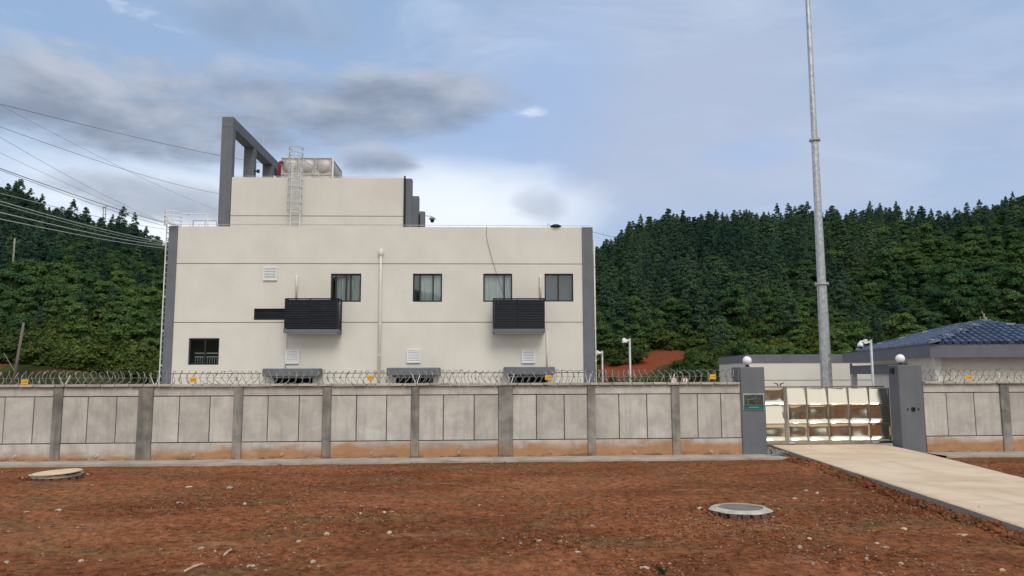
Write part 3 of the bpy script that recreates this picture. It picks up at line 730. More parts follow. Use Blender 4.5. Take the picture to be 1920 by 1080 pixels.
def enclosure(r, label, side):
    x0, x1, z0, z1, zs0 = r; dp = 0.95; yf = YB - dp
    t = thing('louvred_enclosure', ((x0 + x1) / 2, YB, zs0), label, 'air conditioner enclosure', 'air conditioner enclosures on the facade')
    MB().bbox(x0 - .02, x1 + .02, yf - .05, YB - .003, zs0, z0, 0.008).build('slab', M['grey_paint'], t)
    MB().box(x0 + .10, x1 - .10, yf + .06, YB - .06, zs0 - .012, zs0 - .002).build('slab_soffit', M['paint'], t)
    s = 0.05
    for xa in (x0, x1 - s): MB().box(xa, xa + s, yf, yf + s, z0 + .002, z1).build('corner_post', M['dark_metal'], t)
    for xa in (x0, x1 - s): MB().box(xa, xa + s, YB - s - .003, YB - .003, z0 + .002, z1).build('corner_post', M['dark_metal'], t)
    xm = x0 + (x1 - x0) * 0.47
    MB().box(xm - .03, xm + .03, yf + .002, yf + s, z0 + .002, z1 - .062).build('mullion', M['dark_metal'], t)
    MB().box(x0 + s, x1 - s, yf - .004, yf + s, z1 - .06, z1).build('top_rail', M['dark_metal'], t)
    for xa in (x0 + .003, x1 - s + .003): MB().box(xa, xa + s - .006, yf + s, YB - s - .003, z1 - .06, z1 - .001).build('top_rail', M['dark_metal'], t)
    n_ = 17
    for i in range(n_):
        zc = z0 + .05 + (z1 - .06 - z0 - .06) * (i + .5) / n_; h = 0.037
        for xa, xb in ((x0 + s, xm - .03), (xm + .03, x1 - s)):
            MB().add([(xa, yf + .004, zc - h), (xb, yf + .004, zc - h), (xb, yf + .045, zc + h), (xa, yf + .045, zc + h), (xa, yf + .010, zc - h - .004), (xb, yf + .010, zc - h - .004), (xb, yf + .051, zc + h - .004), (xa, yf + .051, zc + h - .004)],
                     [(0, 1, 2, 3), (7, 6, 5, 4), (0, 4, 5, 1), (3, 2, 6, 7)]).build('slat', M['dark_metal'], t)
        for xa, sg in ((x0, 1), (x1, -1)):
            MB().add([(xa + sg * .004, yf + s, zc - h), (xa + sg * .004, YB - s, zc - h), (xa + sg * .045, YB - s, zc + h), (xa + sg * .045, yf + s, zc + h)], [(0, 1, 2, 3)]).build('side_slat', M['dark_metal'], t)
    MB().box(x0 + .09, x1 - .09, yf + .085, yf + .09, z0 + .003, z1 - .07).build('shade_liner', M['black'], t)  # black sheet added behind the slats to stand for the shaded interior
    # the outdoor unit standing inside
    MB().bbox(x0 + .5, x1 - .9, yf + .3, YB - .2, z0 + .003, z0 + 1.0, .03).build('outdoor_unit', M['dark_metal'], t)
    return t
def enc_rect(px0, px1, pyt, pyb, pys):
    yf = YB - 0.95
    c = on_y((px0 + px1) / 2, (pyt + pyb) / 2, yf)
    hw = (on_y(px1, pyt, yf).x - on_y(px0, pyt, yf).x) / 2
    return (c.x - hw, c.x + hw, on_y(px0, pyb, yf).z, on_y(px0, pyt, yf).z, on_y(px0, pys, yf).z)
enclosure(enc_rect(533.5, 634.5, 559, 617.5, 624.5), 'dark slatted air conditioner box left on the facade, beside the strip louvre', 1)
enclosure(enc_rect(924.5, 1021.5, 559, 616.5, 623.5), 'dark slatted air conditioner box between the two right-hand windows', -1)

def wall_vent(px0, py0, px1, py1, label):
    x0, x1, z0, z1 = rect(px0, py0, px1, py1); y = YB
    t = thing('wall_vent', ((x0 + x1) / 2, YB, z0), label, 'vent', 'white square vents on the facade')
    fw_ = 0.06
    MB().box(x0, x0 + fw_, y - .09, y - .002, z0, z1).box(x1 - fw_, x1, y - .09, y - .002, z0, z1).box(x0 + fw_, x1 - fw_, y - .088, y - .002, z1 - fw_, z1).box(x0 + fw_, x1 - fw_, y - .088, y - .002, z0, z0 + fw_).build('frame', M['white_metal'], t)
    MB().box(x0 + fw_, x1 - fw_, y - .02, y - .003, z0 + fw_, z1 - fw_).build('backing', M['inside'], t)
    for i in range(7):
        zc = z0 + fw_ + (z1 - z0 - 2 * fw_) * (i + .5) / 7; h = .037
        MB().add([(x0 + fw_, y - .085, zc - h), (x1 - fw_, y - .085, zc - h), (x1 - fw_, y - .04, zc + h), (x0 + fw_, y - .04, zc + h)], [(0, 1, 2, 3)]).build('slat', M['white_metal'], t)
wall_vent(494.5, 501, 520, 526, 'white square louvred vent highest on the facade, above the strip louvre')
wall_vent(536, 656.5, 561, 682, 'white square vent under the left air conditioner box')
wall_vent(763, 655.5, 788.5, 680.5, 'white square vent right of the tall downpipe, above the middle canopy')
wall_vent(978, 655.5, 1003.5, 681, 'white square vent under the right air conditioner box')

def canopy(px0, py0, px1, py1, label):
    yf = YB - 0.85
    c0, c1 = on_y(px0, py0, yf), on_y(px1, py1, yf)
    t = thing('canopy', ((c0.x + c1.x) / 2, YB, c1.z), label, 'canopy', 'grey canopies over the ground floor louvres')
    MB().bbox(c0.x, c1.x, yf, YB - .003, c1.z, c0.z, 0.03).build('canopy_slab', M['grey_paint'], t)
    MB().box(c0.x + .25, c1.x - .25, YB - .12, YB - .004, c1.z - .10, c1.z - .002).build('lintel', M['grey_paint'], t)
canopy(492, 691, 598, 706, 'grey canopy furthest left, under the left air conditioner box')
canopy(725, 689.5, 824, 704, 'grey canopy in the middle, just right of the tall downpipe')
canopy(945, 688, 1040.5, 702.5, 'grey canopy furthest right, under the right air conditioner box')

def pipe(name, px, py0, py1, r, label, hopper=False, elbow=True, y=None, m='white_pipe'):
    y = YB - .10 if y is None else y
    p0, p1 = on_y(px, py0, y), on_y(px, py1, y); x = (p0.x + p1.x) / 2
    t = thing(name, (x, y, min(p0.z, p1.z)), label, 'pipe')
    pts = [(x, y, p1.z), (x, y, p0.z - .02)]
    if elbow: pts += [(x, y + .03, p0.z + .05), (x, YB + .02, p0.z + .06)]
    MB().tube(pts, r, 10).build('tube', M[m], t, True)
    if hopper:
        MB().lathe([(r * .9, -.30), (r * 1.9, -.16), (r * 2.0, .0), (r * 1.2, .03), (.001, .03)], (x, y, p0.z - .02), 10).build('hopper', M[m], t)
    n_ = max(1, int((p0.z - p1.z) / 1.6))
    for i in range(n_):
        zc = p1.z + (p0.z - p1.z) * (i + .6) / n_
        MB().lathe([(r, -.03), (r + .012, -.03), (r + .012, .03), (r, .03)], (x, y, zc), 10).build('clamp', M[m], t)
pipe('downpipe', 712, 470, 760, 0.075, 'tall cream downpipe with hopper head in the middle of the facade', True)
pipe('vent_pipe', 556, 520, 559, 0.05, 'short white pipe standing up behind the left air conditioner box', y=YB - .12)
pipe('vent_pipe', 1013.5, 520, 562, 0.05, 'short white pipe standing up behind the right air conditioner box', y=YB - .12)
pipe('drain_pipe', 536, 622, 690, 0.028, 'thin drain pipe running down from the left air conditioner box', y=YB - .06, elbow=False)
pipe('drain_pipe', 1025.5, 621, 690, 0.034, 'thin drain pipe running down from the right air conditioner box', y=YB - .06, elbow=False)
xr = XR + .09
t = thing('downpipe', (xr, YB + .2, 0), 'white downpipe on the outer edge of the right grey corner pillar', 'pipe')
MB().tube([(xr, YB + .2, 0), (xr, YB + .2, bz(1113, 449))], .045, 8).build('tube', M['white_pipe'], t, True)
for i in range(5): MB().lathe([(.045, -.04), (.062, -.04), (.062, .04), (.045, .04)], (xr, YB + .2, 1.5 + i * 1.7), 8).build('clamp', M['white_pipe'], t)
# loose cable from the roof edge to the window
cpts = [on_y(a, b, YB - c) for a, b, c in [(912.5, 425, .02), (912, 440, .04), (915, 458, .05), (921, 480, .05), (928, 503, .05), (933, 520, .06), (938, 533, .05), (944, 552, .04)]]
tag(MB().tube(cpts, 0.009, 5).build('loose_cable', M['black'], None, True), 'thin black cable hanging from the roof edge to a window', 'cable')
# dish on the parapet
c = on_y(1042, 426, YB + .12)
t = thing('roof_lamp', (c.x, c.y, ZT), 'dark round lamp lying on the right part of the parapet', 'lamp')
MB().lathe([(.001, .0), (.20, .02), (.31, .06), (.30, .10), (.15, .17), (.001, .19)], (c.x, c.y, ZT + .01), 20).build('lamp_body', M['black'], t, True)
MB().tube([(c.x - .42, c.y, ZT), (c.x - .44, c.y, ZT + .16), (c.x - .39, c.y, ZT + .24), (c.x - .33, c.y, ZT + .18), (c.x - .3, c.y, ZT + .06)], .012, 5).build('cable', M['black'], t)

# dome camera on the penthouse side
p0 = on_y(798, 404.5, YP + 8.8); p1 = on_y(809, 405.5, YP + 8.8); p2 = on_y(810.5, 410, YP + 8.8)
t = thing('dome_camera', p2, 'grey dome security camera on an arm at the right end of the penthouse', 'security camera')
MB().tube([p0, p1, p1 + Vector((.04, 0, -.08))], .03, 6).build('arm', M['galv_dull'], t)
MB().lathe([(.001, .13), (.10, .12), (.22, .02), (.24, -.03), (.14, -.07)], p2, 14).build('hood', M['pole'], t, True)
MB().lathe([(.14, -.07), (.14, -.17), (.09, -.26), (.001, -.28)], p2, 14).build('dome', M['lens'], t, True)

# caged ladder on the penthouse
def hoop(c, r, a0, a1, n_=12): return [(c[0] + r * math.cos(a0 + (a1 - a0) * i / n_), c[1] + r * math.sin(a0 + (a1 - a0) * i / n_), c[2]) for i in range(n_ + 1)]
lx = (pxx(556.5, 380).x); ly = YP - .28
ztop = pxx(558, 283).z
lad = thing('caged_ladder', (lx, ly, ZT - 1.1), 'galvanised caged ladder climbing the penthouse to the water tank', 'ladder')
hw = 0.26
for s_ in (-1, 1): MB().tube([(lx + s_ * hw, ly, ZT - 1.1), (lx + s_ * hw, ly, ztop - .9), (lx + s_ * hw * 1.35, ly, ztop - .6), (lx + s_ * hw * 1.35, ly, ztop)], .042, 6).build('stile', M['white_metal'], lad)
z = ZT - .8
while z < PZT + .1:
    MB().tube([(lx - hw, ly, z), (lx + hw, ly, z)], .024, 5).build('rung', M['white_metal'], lad); z += 0.30
zh = [PZT - 2.05 + i * 0.44 for i in range(8)] + [ztop - .32, ztop]
for z in zh:
    MB().tube([(lx + hw, ly, z)] + [(lx + .40 * math.cos(a), ly - .05 + .62 * math.sin(a), z) for a in [R(-10 - 160 * i / 12) for i in range(13)]] + [(lx - hw, ly, z)], .024, 5).build('hoop', M['rail'], lad)
for a in [R(-10 - 160 * i / 4) for i in range(5)]:
    MB().tube([(lx + .40 * math.cos(a), ly - .05 + .62 * math.sin(a), zh[0]), (lx + .40 * math.cos(a), ly - .05 + .62 * math.sin(a), ztop)], .019, 5).build('cage_bar', M['rail'], lad)
for z in (ZT - .6, ZT + .5, PZT - .6):
    for s_ in (-1, 1): MB().tube([(lx + s_ * hw, ly, z), (lx + s_ * hw, YP + .01, z)], .018, 5).build('wall_bracket', M['rail'], lad)
# landing handrail beside the ladder head
MB().tube([(lx + .36, ly, ztop - 1.0), (lx + .9, ly + .9, ztop - 1.35), (lx + .9, ly + .9, PZT - .3)], .022, 6).build('handrail', M['rail'], lad)
MB().tube([(lx + .36, ly, ztop - .6), (lx + 1.05, ly + .9, ztop - 1.0), (lx + 1.05, ly + .9, PZT - .3)], .022, 6).build('handrail', M['rail'], lad)

# ladder and railing on the left side of the building
sx = XL - .24
lad2 = thing('side_ladder', (sx, YB + .5, 0), 'white steel ladder up the left side of the building with rails at the top', 'ladder')
za = ZT + 0.75
for yy in (YB + .25, YB + .85): MB().tube([(sx, yy, .3), (sx, yy, za)], .036, 6).build('stile', M['white_metal'], lad2)
for i in range(34):
    z = .6 + i * .305
    if z < za: MB().tube([(sx, YB + .25, z), (sx, YB + .85, z)], .03, 5).build('rung', M['white_metal'], lad2)
for i in range(6): MB().tube([(sx, YB + .25, 1.2 + i * 1.8), (XL + .02, YB + .25, 1.2 + i * 1.8)], .026, 5).build('wall_bracket', M['white_metal'], lad2)
for z in (ZT + .10, ZT + .30, ZT + .52, za):
    MB().tube([(sx, YB + .25, z), (sx - .02, YB - .05, z), (sx + .15, YB - .30, z), (sx + .45, YB - .33, z), (sx + .72, YB - .1, z), (sx + .78, YB + .25, z)] + ([(sx + 1.4, YB + .4, z), (sx + 1.95, YB + .4, z)] if z == za else []), .028, 5).build('hoop', M['white_metal'], lad2)
for dxx, dyy in ((.0, -.05), (.2, -.31), (.55, -.28), (.78, .1)):
    MB().tube([(sx + dxx, YB + dyy, ZT + .08), (sx + dxx, YB + dyy, za)], .022, 5).build('cage_bar', M['white_metal'], lad2)
for dxx in (1.05, 2.0): MB().tube([(sx + dxx + .3, YB + .4, ZT - 1.0), (sx + dxx + .12, YB + .4, ZT + .05), (sx + dxx, YB + .4, za)], .038, 6).build('post', M['white_metal'], lad2)
z2 = ZT + .55
MB().tube([(sx + 1.0, YB + 1.2, ZT - .9), (sx + 1.0, YB + 1.2, z2), (sx + 2.25, YB + 1.2, z2), (sx + 2.45, YB + 1.2, ZT - .9)], .036, 6).build('handrail', M['galv_dull'], lad2)
MB().tube([(sx + 1.65, YB + 1.2, ZT - .9), (sx + 1.65, YB + 1.2, z2)], .022, 6).build('post', M['galv_dull'], lad2)

# water tank on the penthouse roof: square pressed panels with round bulges
YT = YP + 3.0
ta, tb = on_y(527.5, 315, YT), on_y(622, 315, YT); tzt = on_y(575, 297, YT).z
ps = (tb.x - ta.x) / 3
tank = thing('water_tank', ((ta.x + tb.x) / 2, YT, PZT - .5), 'pressed steel panel water tank with round bulges on the penthouse roof', 'tank')
def tank_panel(o, ux, uy, nrm):
    """one pressed panel: flat rim, raised border, spherical bulge"""
    m = MB(); n_ = 20; vs = []; s2 = ps / 2
    for j in range(n_ + 1):
        for i in range(n_ + 1):
            a = (i / n_ - .5) * ps; b = (j / n_ - .5) * ps
            r_ = math.hypot(a, b) / (ps * .40); e = max(abs(a), abs(b)) / s2
            h = 0.0
            if r_ < 1: h = 0.17 * ps * math.sqrt(max(0, 1.55 - r_ * r_) - 0.0) - .17 * ps * math.sqrt(.55) + .03
            elif e > .93: h = .035
            vs.append(o + ux * (a + s2) + uy * (b + s2) + nrm * h)
    m.add(vs, [(j * (n_ + 1) + i, j * (n_ + 1) + i + 1, (j + 1) * (n_ + 1) + i + 1, (j + 1) * (n_ + 1) + i) for j in range(n_) for i in range(n_)])
    return m.build('tank_panel', M['tank'], tank, True)
UX, UY, UZ = Vector((1, 0, 0)), Vector((0, 1, 0)), Vector((0, 0, 1))
for j in range(2):
    for i in range(3): tank_panel(Vector((ta.x + i * ps, YT, tzt - (j + 1) * ps)), UX, UZ, -UY)
    for i in range(3): tank_panel(Vector((tb.x, YT + i * ps, tzt - (j + 1) * ps)), UY, UZ, UX)
MB().box(ta.x + .03, tb.x - .03, YT + .03, YT + 3 * ps - .03, PZT - .5, tzt - .01).build('tank_body', M['tank'], tank)
MB().box(ta.x - .02, tb.x + .02, YT - .035, YT + 3 * ps, tzt, tzt + .04).build('rim', M['galv_dull'], tank)
MB().tube([(tb.x + .07, YT - .05, PZT - .4), (tb.x + .07, YT - .05, tzt + .02)], .06, 8).build('overflow_pipe', M['white_metal'], tank)
for yy in (.2, 1.6): MB().tube([(tb.x - .45, YT + yy, tzt + .04), (tb.x - .45, YT + yy, tzt + .22), (tb.x - .1, YT + yy, tzt + .25), (tb.x + .05, YT + yy, tzt + .12)], .02, 5).build('vent_pipe', M['white_metal'], tank)
rp = on_y(523.5, 315, YT - .2)
t = thing('red_pipe', (rp.x, YT - .2, PZT - .5), 'dark red fire main pipe bending into the left end of the roof tank', 'pipe')
ztp = on_y(525, 304, YT - .2).z
MB().tube([(rp.x, YT - .2, PZT - .5), (rp.x, YT - .2, ztp - .12), (rp.x + .05, YT - .2, ztp - .02), (rp.x + .15, YT - .18, ztp + .02), (ta.x + .05, YT - .1, ztp + .02)], .095, 10).build('tube', M['red'], t, True)
MB().lathe([(.095, -.03), (.15, -.03), (.15, .03), (.095, .03)], (rp.x, YT - .2, PZT + .2), 12).build('flange', M['red'], t)

# ================================================================== PERIMETER WALL
zc1 = wall_z(700, 719.0); zc0 = wall_z(700, 723.5); zg1 = wall_z(700, 741.3); zg0 = wall_z(700, 827.0)
def make_wall(name, xa, xb, posts, grooves, drains, label):
    t = thing(name, W0, label, 'wall', None, WA); t.matrix_basis = MW.copy()
    P_ = lambda m, n_, mt, par=None: m.build(n_, M[mt], par or t, local=True)
    P_(MB().box(xa, xb, .05, .22, -.1, zc0 - .01), 'joint_core', 'core')
    P_(MB().box(xa + .002, xb - .002, .225, .245, -.1, zc0 - .01), 'back_face', 'panel')
    g2 = 0.0125
    edges = [xa] + [e for p in posts for e in (p[0] - p[1] / 2, p[0] + p[1] / 2)] + [xb]
    for x, wd in posts:
        P_(MB().bbox(x - wd / 2 + .003, x + wd / 2 - .003, -.055, .16, -.05, zc0 - .006, .014), 'post', 'post')
    for i in range(0, len(edges), 2):
        a, b = edges[i], edges[i + 1]
        if b - a < .05: continue
        P_(MB().bbox(a, b, 0, .1, zg1 + g2, zc0 - .012, .008), 'top_beam', 'panel')
        P_(MB().bbox(a, b, -.012, .1, -.05, zg0 - g2, .008), 'base_beam', 'panel')
        gs = [a - g2] + [q for q in grooves if a < q < b] + [b + g2]
        for k_ in range(len(gs) - 1):
            P_(MB().bbox(gs[k_] + g2, gs[k_ + 1] - g2, .004 * ((k_ * 7 + i) % 3), .1, zg0 + g2, zg1 - g2, .008), 'panel', 'panel')
    x = xa; rr = random.Random(int(xa * 10))
    while x < xb - .05:
        l = min(rr.choice([.40, .41, .42, .40, .62, .27]), xb - x); dzr = rr.uniform(-.004, .006); dyr = rr.uniform(-.008, .008)
        P_(MB().bbox(x + .011, x + l - .011, -.10 + dyr, .30, zc0 + dzr, zc1 + dzr, .008), 'coping_block', 'coping'); x += l
    for px_, py_ in drains:
        dx_ = wall_x(px_, py_); dz_ = wall_z(px_, py_)
        m = MB(); n_ = 10
        ringp = [[(dx_ + r_ * math.cos(2 * math.pi * k_ / n_), y_, dz_ + r_ * math.sin(2 * math.pi * k_ / n_)) for k_ in range(n_)] for r_, y_ in ((.035, 0), (.035, -.07), (.026, -.07), (.026, 0.0))]
        m.add([p for r_ in ringp for p in r_], [(j * n_ + k_, j * n_ + (k_ + 1) % n_, (j + 1) * n_ + (k_ + 1) % n_, (j + 1) * n_ + k_) for j in range(3) for k_ in range(n_)])
        P_(m, 'weep_pipe', 'white_pipe')
    return t
def wpx(px, wpx_): return (wall_x(px), wall_x(px + wpx_ / 2) - wall_x(px - wpx_ / 2))
postsL = [wpx(-62, 17), wpx(107, 18), wpx(272, 28), wpx(446, 17), wpx(612.5, 16), wpx(778, 15), wpx(948, 27), wpx(1109, 15), wpx(1267, 15.5)]
groL = [wall_x(q) for q in (-108, 7, 62, 163, 217, 335, 392.5, 501.5, 560, 668, 724.5, 831, 889, 1006, 1058, 1161, 1213.5, 1308.5, 1352.5)]
drL = [(29, 855.5), (182, 854.5), (363, 853), (529, 851.5), (696, 849.5), (860.5, 848.5), (1033, 847), (1189, 847), (1333, 846.5)]
make_wall('perimeter_wall', wall_x(-150), LW_END + .02, postsL, groL, drL, 'long grey concrete panel wall with mud-stained base left of the gate')
postsR = [wpx(1886, 17), wpx(2050, 17), wpx(2220, 17), wpx(2390, 17)]
groR = [wall_x(q) for q in (1777, 1829, 1945, 2000, 2108, 2165, 2280, 2335)]
make_wall('perimeter_wall', RW_START - .02, wall_x(2400), postsR, groR, [(1815, 846.5), (1965, 846)], 'short stretch of concrete panel wall right of the gate')

# razor wire coils
def razor(xa, xb, label, seed):
    t = thing('razor_wire', wpt((xa + xb) / 2, .1, zc1), label, 'razor wire', None, WA)
    rr = random.Random(seed); m = MB(); r0 = .195; n_per = 22; barb = MB()
    x = xa; ph = 0; pts = []
    zc = zc1 + .185
    while x < xb:
        pit = rr.uniform(.16, .25); rad = r0 * rr.uniform(.92, 1.08); sh = rr.uniform(-.02, .02)
        for k_ in range(n_per):
            a = 2 * math.pi * k_ / n_per
            u = x + pit * k_ / n_per + .05 * math.sin(2 * a + ph)
            pts.append((u, .1 + rad * math.cos(a), zc + sh * math.sin(a) + rad * math.sin(a)))
        x += pit; ph += .3
    m.tube([wpt(*p) for p in pts], .0092, 4)
    coil = m.build('coil', M['wire'], t)
    for i in range(0, len(pts), 4):
        p = Vector(pts[i]); q = Vector(pts[min(i + 1, len(pts) - 1)]); tt = (q - p).normalized() * .03
        sd_ = Vector((rr.uniform(-1, 1), rr.uniform(-1, 1), rr.uniform(-1, 1))).normalized() * .024
        barb.add([wpt(*(p - tt + sd_)), wpt(*(p + tt + sd_)), wpt(*(p + tt - sd_)), wpt(*(p - tt - sd_))], [(0, 1, 2, 3)])
    struct(barb.build('barbs', M['wire'], t), 'stuff')
    for zz_ in (zc + .0,): MB().tube([wpt(xa, .1, zz_), wpt(xb, .1, zz_)], .005, 4).build('tension_wire', M['wire'], t)
    return t
razor(wall_x(-140), LW_END - .05, 'coil of razor wire along the top of the long left wall', 3)
razor(RW_START + .1, wall_x(2395), 'coil of razor wire along the top of the short right wall', 4)
# V brackets carrying the coil
for px, lab in ((117, 'near the left edge of the wall'), (288, 'in front of the left corner pillar'), (446, 'just left of the left canopy'), (613, 'just right of the left canopy'), (780, 'in front of the middle canopy'),
            (958, 'in front of the right canopy'), (1104, 'in front of the right corner pillar'), (1262, 'beside the round traffic signs'), (1793, 'nearest the gate on the right wall'), (1878, 'nearest the right edge of the picture')):
    x = wall_x(px, 715); t = thing('wire_bracket', wpt(x, .1, zc1), 'pale V-shaped wire bracket on the wall ' + lab, 'bracket', 'razor wire brackets')
    for s_ in (-1, 1):
        MB().tube([wpt(x + s_ * .02, .1 + s_ * .02, zc1 - .01), wpt(x + s_ * .11, .1 + s_ * .11, zc1 + .27)], .014, 5).build('arm', M['white_metal'], t)
# yellow warning plates
for px, py, lab in ((46, 716.5, 'at the far left of the wall'), (362, 712.5, 'left of the left canopy'), (695, 708.5, 'beside the tall downpipe'), (1028, 708, 'in front of the right canopy'), (1336.5, 706.5, 'near the left gate pillar'), (1817, 708.5, 'right of the gate')):
    c = on_plane(px, py, W0 - WN * (-.12), WN); 
    x = (c - W0).dot(WD); t = thing('warning_plate', wpt(x, -.12, c.z - .07), 'small yellow warning plate hung on the razor wire ' + lab, 'sign', 'yellow warning plates', WA)
    MB().bbox(-.10, .10, -.006, .006, 0, .145, .004).build('plate', M['yellow'], t, local=True)
    MB().add([(-.075, -.009, .035), (-.045, -.009, .06), (-.055, -.009, .066), (-.025, -.009, .095), (-.04, -.009, .062), (-.03, -.009, .058)], [(0, 1, 2), (2, 4, 3), (1, 5, 4, 2)]).build('bolt_mark', M['black'], t, local=True)
    m = MB()
    for k_ in range(3): m.box(-.008 + k_ * .032, .016 + k_ * .032, -.010, -.007, .085, .092).box(-.008 + k_ * .032, .016 + k_ * .032, -.010, -.007, .063, .069).box(.001 + k_ * .032, .007 + k_ * .032, -.0105, -.0065, .055, .098)
    m.build('lettering', M['cover_dark'], t, local=True)
    for xo in (-.07, .07): MB().tube([(xo, 0, .14), (xo, .12, .18)], .004, 4).build('hook', M['wire'], t, local=True)

# ================================================================== GATE
def gpil(px0, px1, pyt, label, front, depth):
    xa, xb = wall_x(px0, 800, front), wall_x(px1, 800, front); z = wall_z((px0 + px1) / 2, pyt, front)
    t = thing('gate_pillar', wpt((xa + xb) / 2, front, 0), label, 'pillar', 'gate pillars', WA)
    MB().bbox(-(xb - xa) / 2, (xb - xa) / 2, 0, depth, -.15, z, .02).build('shaft', M['grey_paint'], t, local=True)
    return t, xa, xb, z
gpl, xa, xb, zpl = gpil(1391.5, 1437.5, 688, 'dark grey gate pillar with plaque, left of the steel gate', -.06, .78)
x0, x1 = wall_x(1393, 755, -.06), wall_x(1432.5, 755, -.06); z0, z1 = wall_z(1412, 769, -.06), wall_z(1412, 738, -.06)
t = thing('plaque', wpt((x0 + x1) / 2, -.06, z0), 'steel plaque with green and teal print on the left gate pillar', 'plaque', None, WA)
h = (x1 - x0) / 2; zh_ = z1 - z0
MB().bbox(-h, h, -.03, -.001, 0, zh_, .006).build('plate', M['galv_dull'], t, local=True)
MB().box(-h + .03, h - .03, -.034, -.0305, .17, zh_ - .03).build('mirror_field', M['plaque'], t, local=True)
MB().box(-h + .015, h - .015, -.036, -.0305, .015, .165).build('teal_strip', M['teal'], t, local=True)
m = MB()
for k_ in range(9): m.box(-.16 + k_ * .036, -.138 + k_ * .036, -.039, -.0365, .075, .098)
for k_ in range(3): m.box(-.2 + k_ * .11, -.12 + k_ * .11, -.037, -.0345, .33 + .01 * k_, .34 + .01 * k_)
m.build('lettering', M['pale_print'], t, local=True)

gpr, xa2, xb2, zpr = gpil(1690.5, 1735.5, 684, 'dark grey gate pillar with intercom, right of the steel gate', .02, .58)
xc = wall_x(1712, 767, .02); zc_ = wall_z(1712, 767, .02)
t = thing('intercom', wpt(xc, .02, zc_ - .06), 'black intercom with two small buttons on the right gate pillar', 'intercom', None, WA)
MB().bbox(-.055, .055, -.04, -.001, 0, .12, .006).build('unit', M['black'], t, local=True)
MB().box(-.025, .025, -.044, -.0405, .04, .085).build('lens', M['lens'], t, local=True)
for s_ in (-1, 1): MB().lathe([(.001, 0), (.026, 0), (.026, .025), (.001, .025)], (0, 0, 0), 10).build('button', M['black'], t, local=True).matrix_basis = Matrix.Translation((s_ * .175, -.002, .06)) @ Matrix.Rotation(R(90), 4, 'X')
xs_ = xa2 - .02; zs_ = wall_z(1676, 695, .3)
t = thing('sensor_box', wpt(xs_, .32, zs_ - .1), 'small black sensor box high on the inner side of the right gate pillar', 'sensor', None, WA)
MB().bbox(-.07, .02, -.08, .08, 0, .19, .015).build('case', M['black'], t, local=True)
MB().box(-.075, -.0705, -.04, .04, .04, .13).build('lens', M['lens'], t, local=True)

for (gx_, z_, fr_, dp_, lab) in (((xa + xb) / 2 - .02, zpl, -.06, .78, 'left'), ((xa2 + xb2) / 2 - .15, zpr, .02, .58, 'right')):
    c = wpt(gx_, fr_ + dp_ * .45, z_)
    t = thing('globe_lamp', c, 'white globe lamp on top of the %s gate pillar' % lab, 'lamp', 'globe lamps on the gate pillars')
    MB().lathe([(.001, 0), (.085, 0), (.085, .02), (.045, .04), (.05, .075), (.001, .075)], c, 14).build('base', M['black'], t)
    MB().sphere(c + Vector((0, 0, .20)), .142, 28).build('globe', M['globe'], t, True)

# sliding steel gate, set back behind the pillars
GB = 1.12
def gxz(px, py): return wall_x(px, py, GB), wall_z(px, py, GB)
gx0, gz1 = gxz(1437, 729); gx1, _ = gxz(1668, 728); gz0 = wall_z(1550, 826, GB)
gate = thing('steel_gate', wpt((gx0 + gx1) / 2, GB, ZD), 'sliding stainless steel gate of dented shiny square panels', 'gate', None, WA)
def GP(m, n_, mt, par=None, sm=False):
    # m in wall frame coordinates
    m.v = [tuple(wpt(*p)) for p in m.v]; return m.build(n_, M[mt], par or gate, sm)
zb0 = wall_z(1550, 832, GB); zb1 = wall_z(1550, 826.5, GB)
GP(MB().bbox(gx0 - .45, gx1 + .05, GB - .06, GB + .06, zb0, zb1, .008), 'bottom_rail', 'steel_frame')
gztop = wall_z(1550, 723.5, GB)
GP(MB().bbox(gx0 - .45, gxz(1657, 725)[0], GB - .05, GB + .05, gztop - .055, gztop, .008), 'top_rail', 'steel_frame')
colsx = [gxz(q, 775)[0] for q in (1437, 1471.5, 1475.5, 1513, 1552.5, 1591, 1629.5, 1667)]
rowsz = [wall_z(1550, q, GB) for q in (826, 794.3, 759.3, 727)]
for q in [colsx[1] + .03, colsx[3], colsx[4], colsx[5], colsx[6], colsx[7]]:
    wd = .055 if q == colsx[1] + .03 else .026
    GP(MB().bbox(q - wd, q + wd, GB - .035, GB + .035, zb1 + .002, gztop - .057, .006), 'upright', 'steel_frame')
for zr in rowsz[1:3]:
    for a, b in ((colsx[0] - .4, colsx[1] - .03), (colsx[2] + .05, colsx[7] - .03)):
        GP(MB().bbox(a, b, GB - .018, GB + .03, zr - .018, zr + .018, .004), 'cross_rail', 'steel_frame')
rr = random.Random(21)
cells = [(colsx[0] - .35, colsx[1] - .03, 'w')] + [(colsx[i] + .03, colsx[i + 1] - .03, i) for i in range(3, 7)] + [(colsx[2] + .06, colsx[3] - .03, 2)]
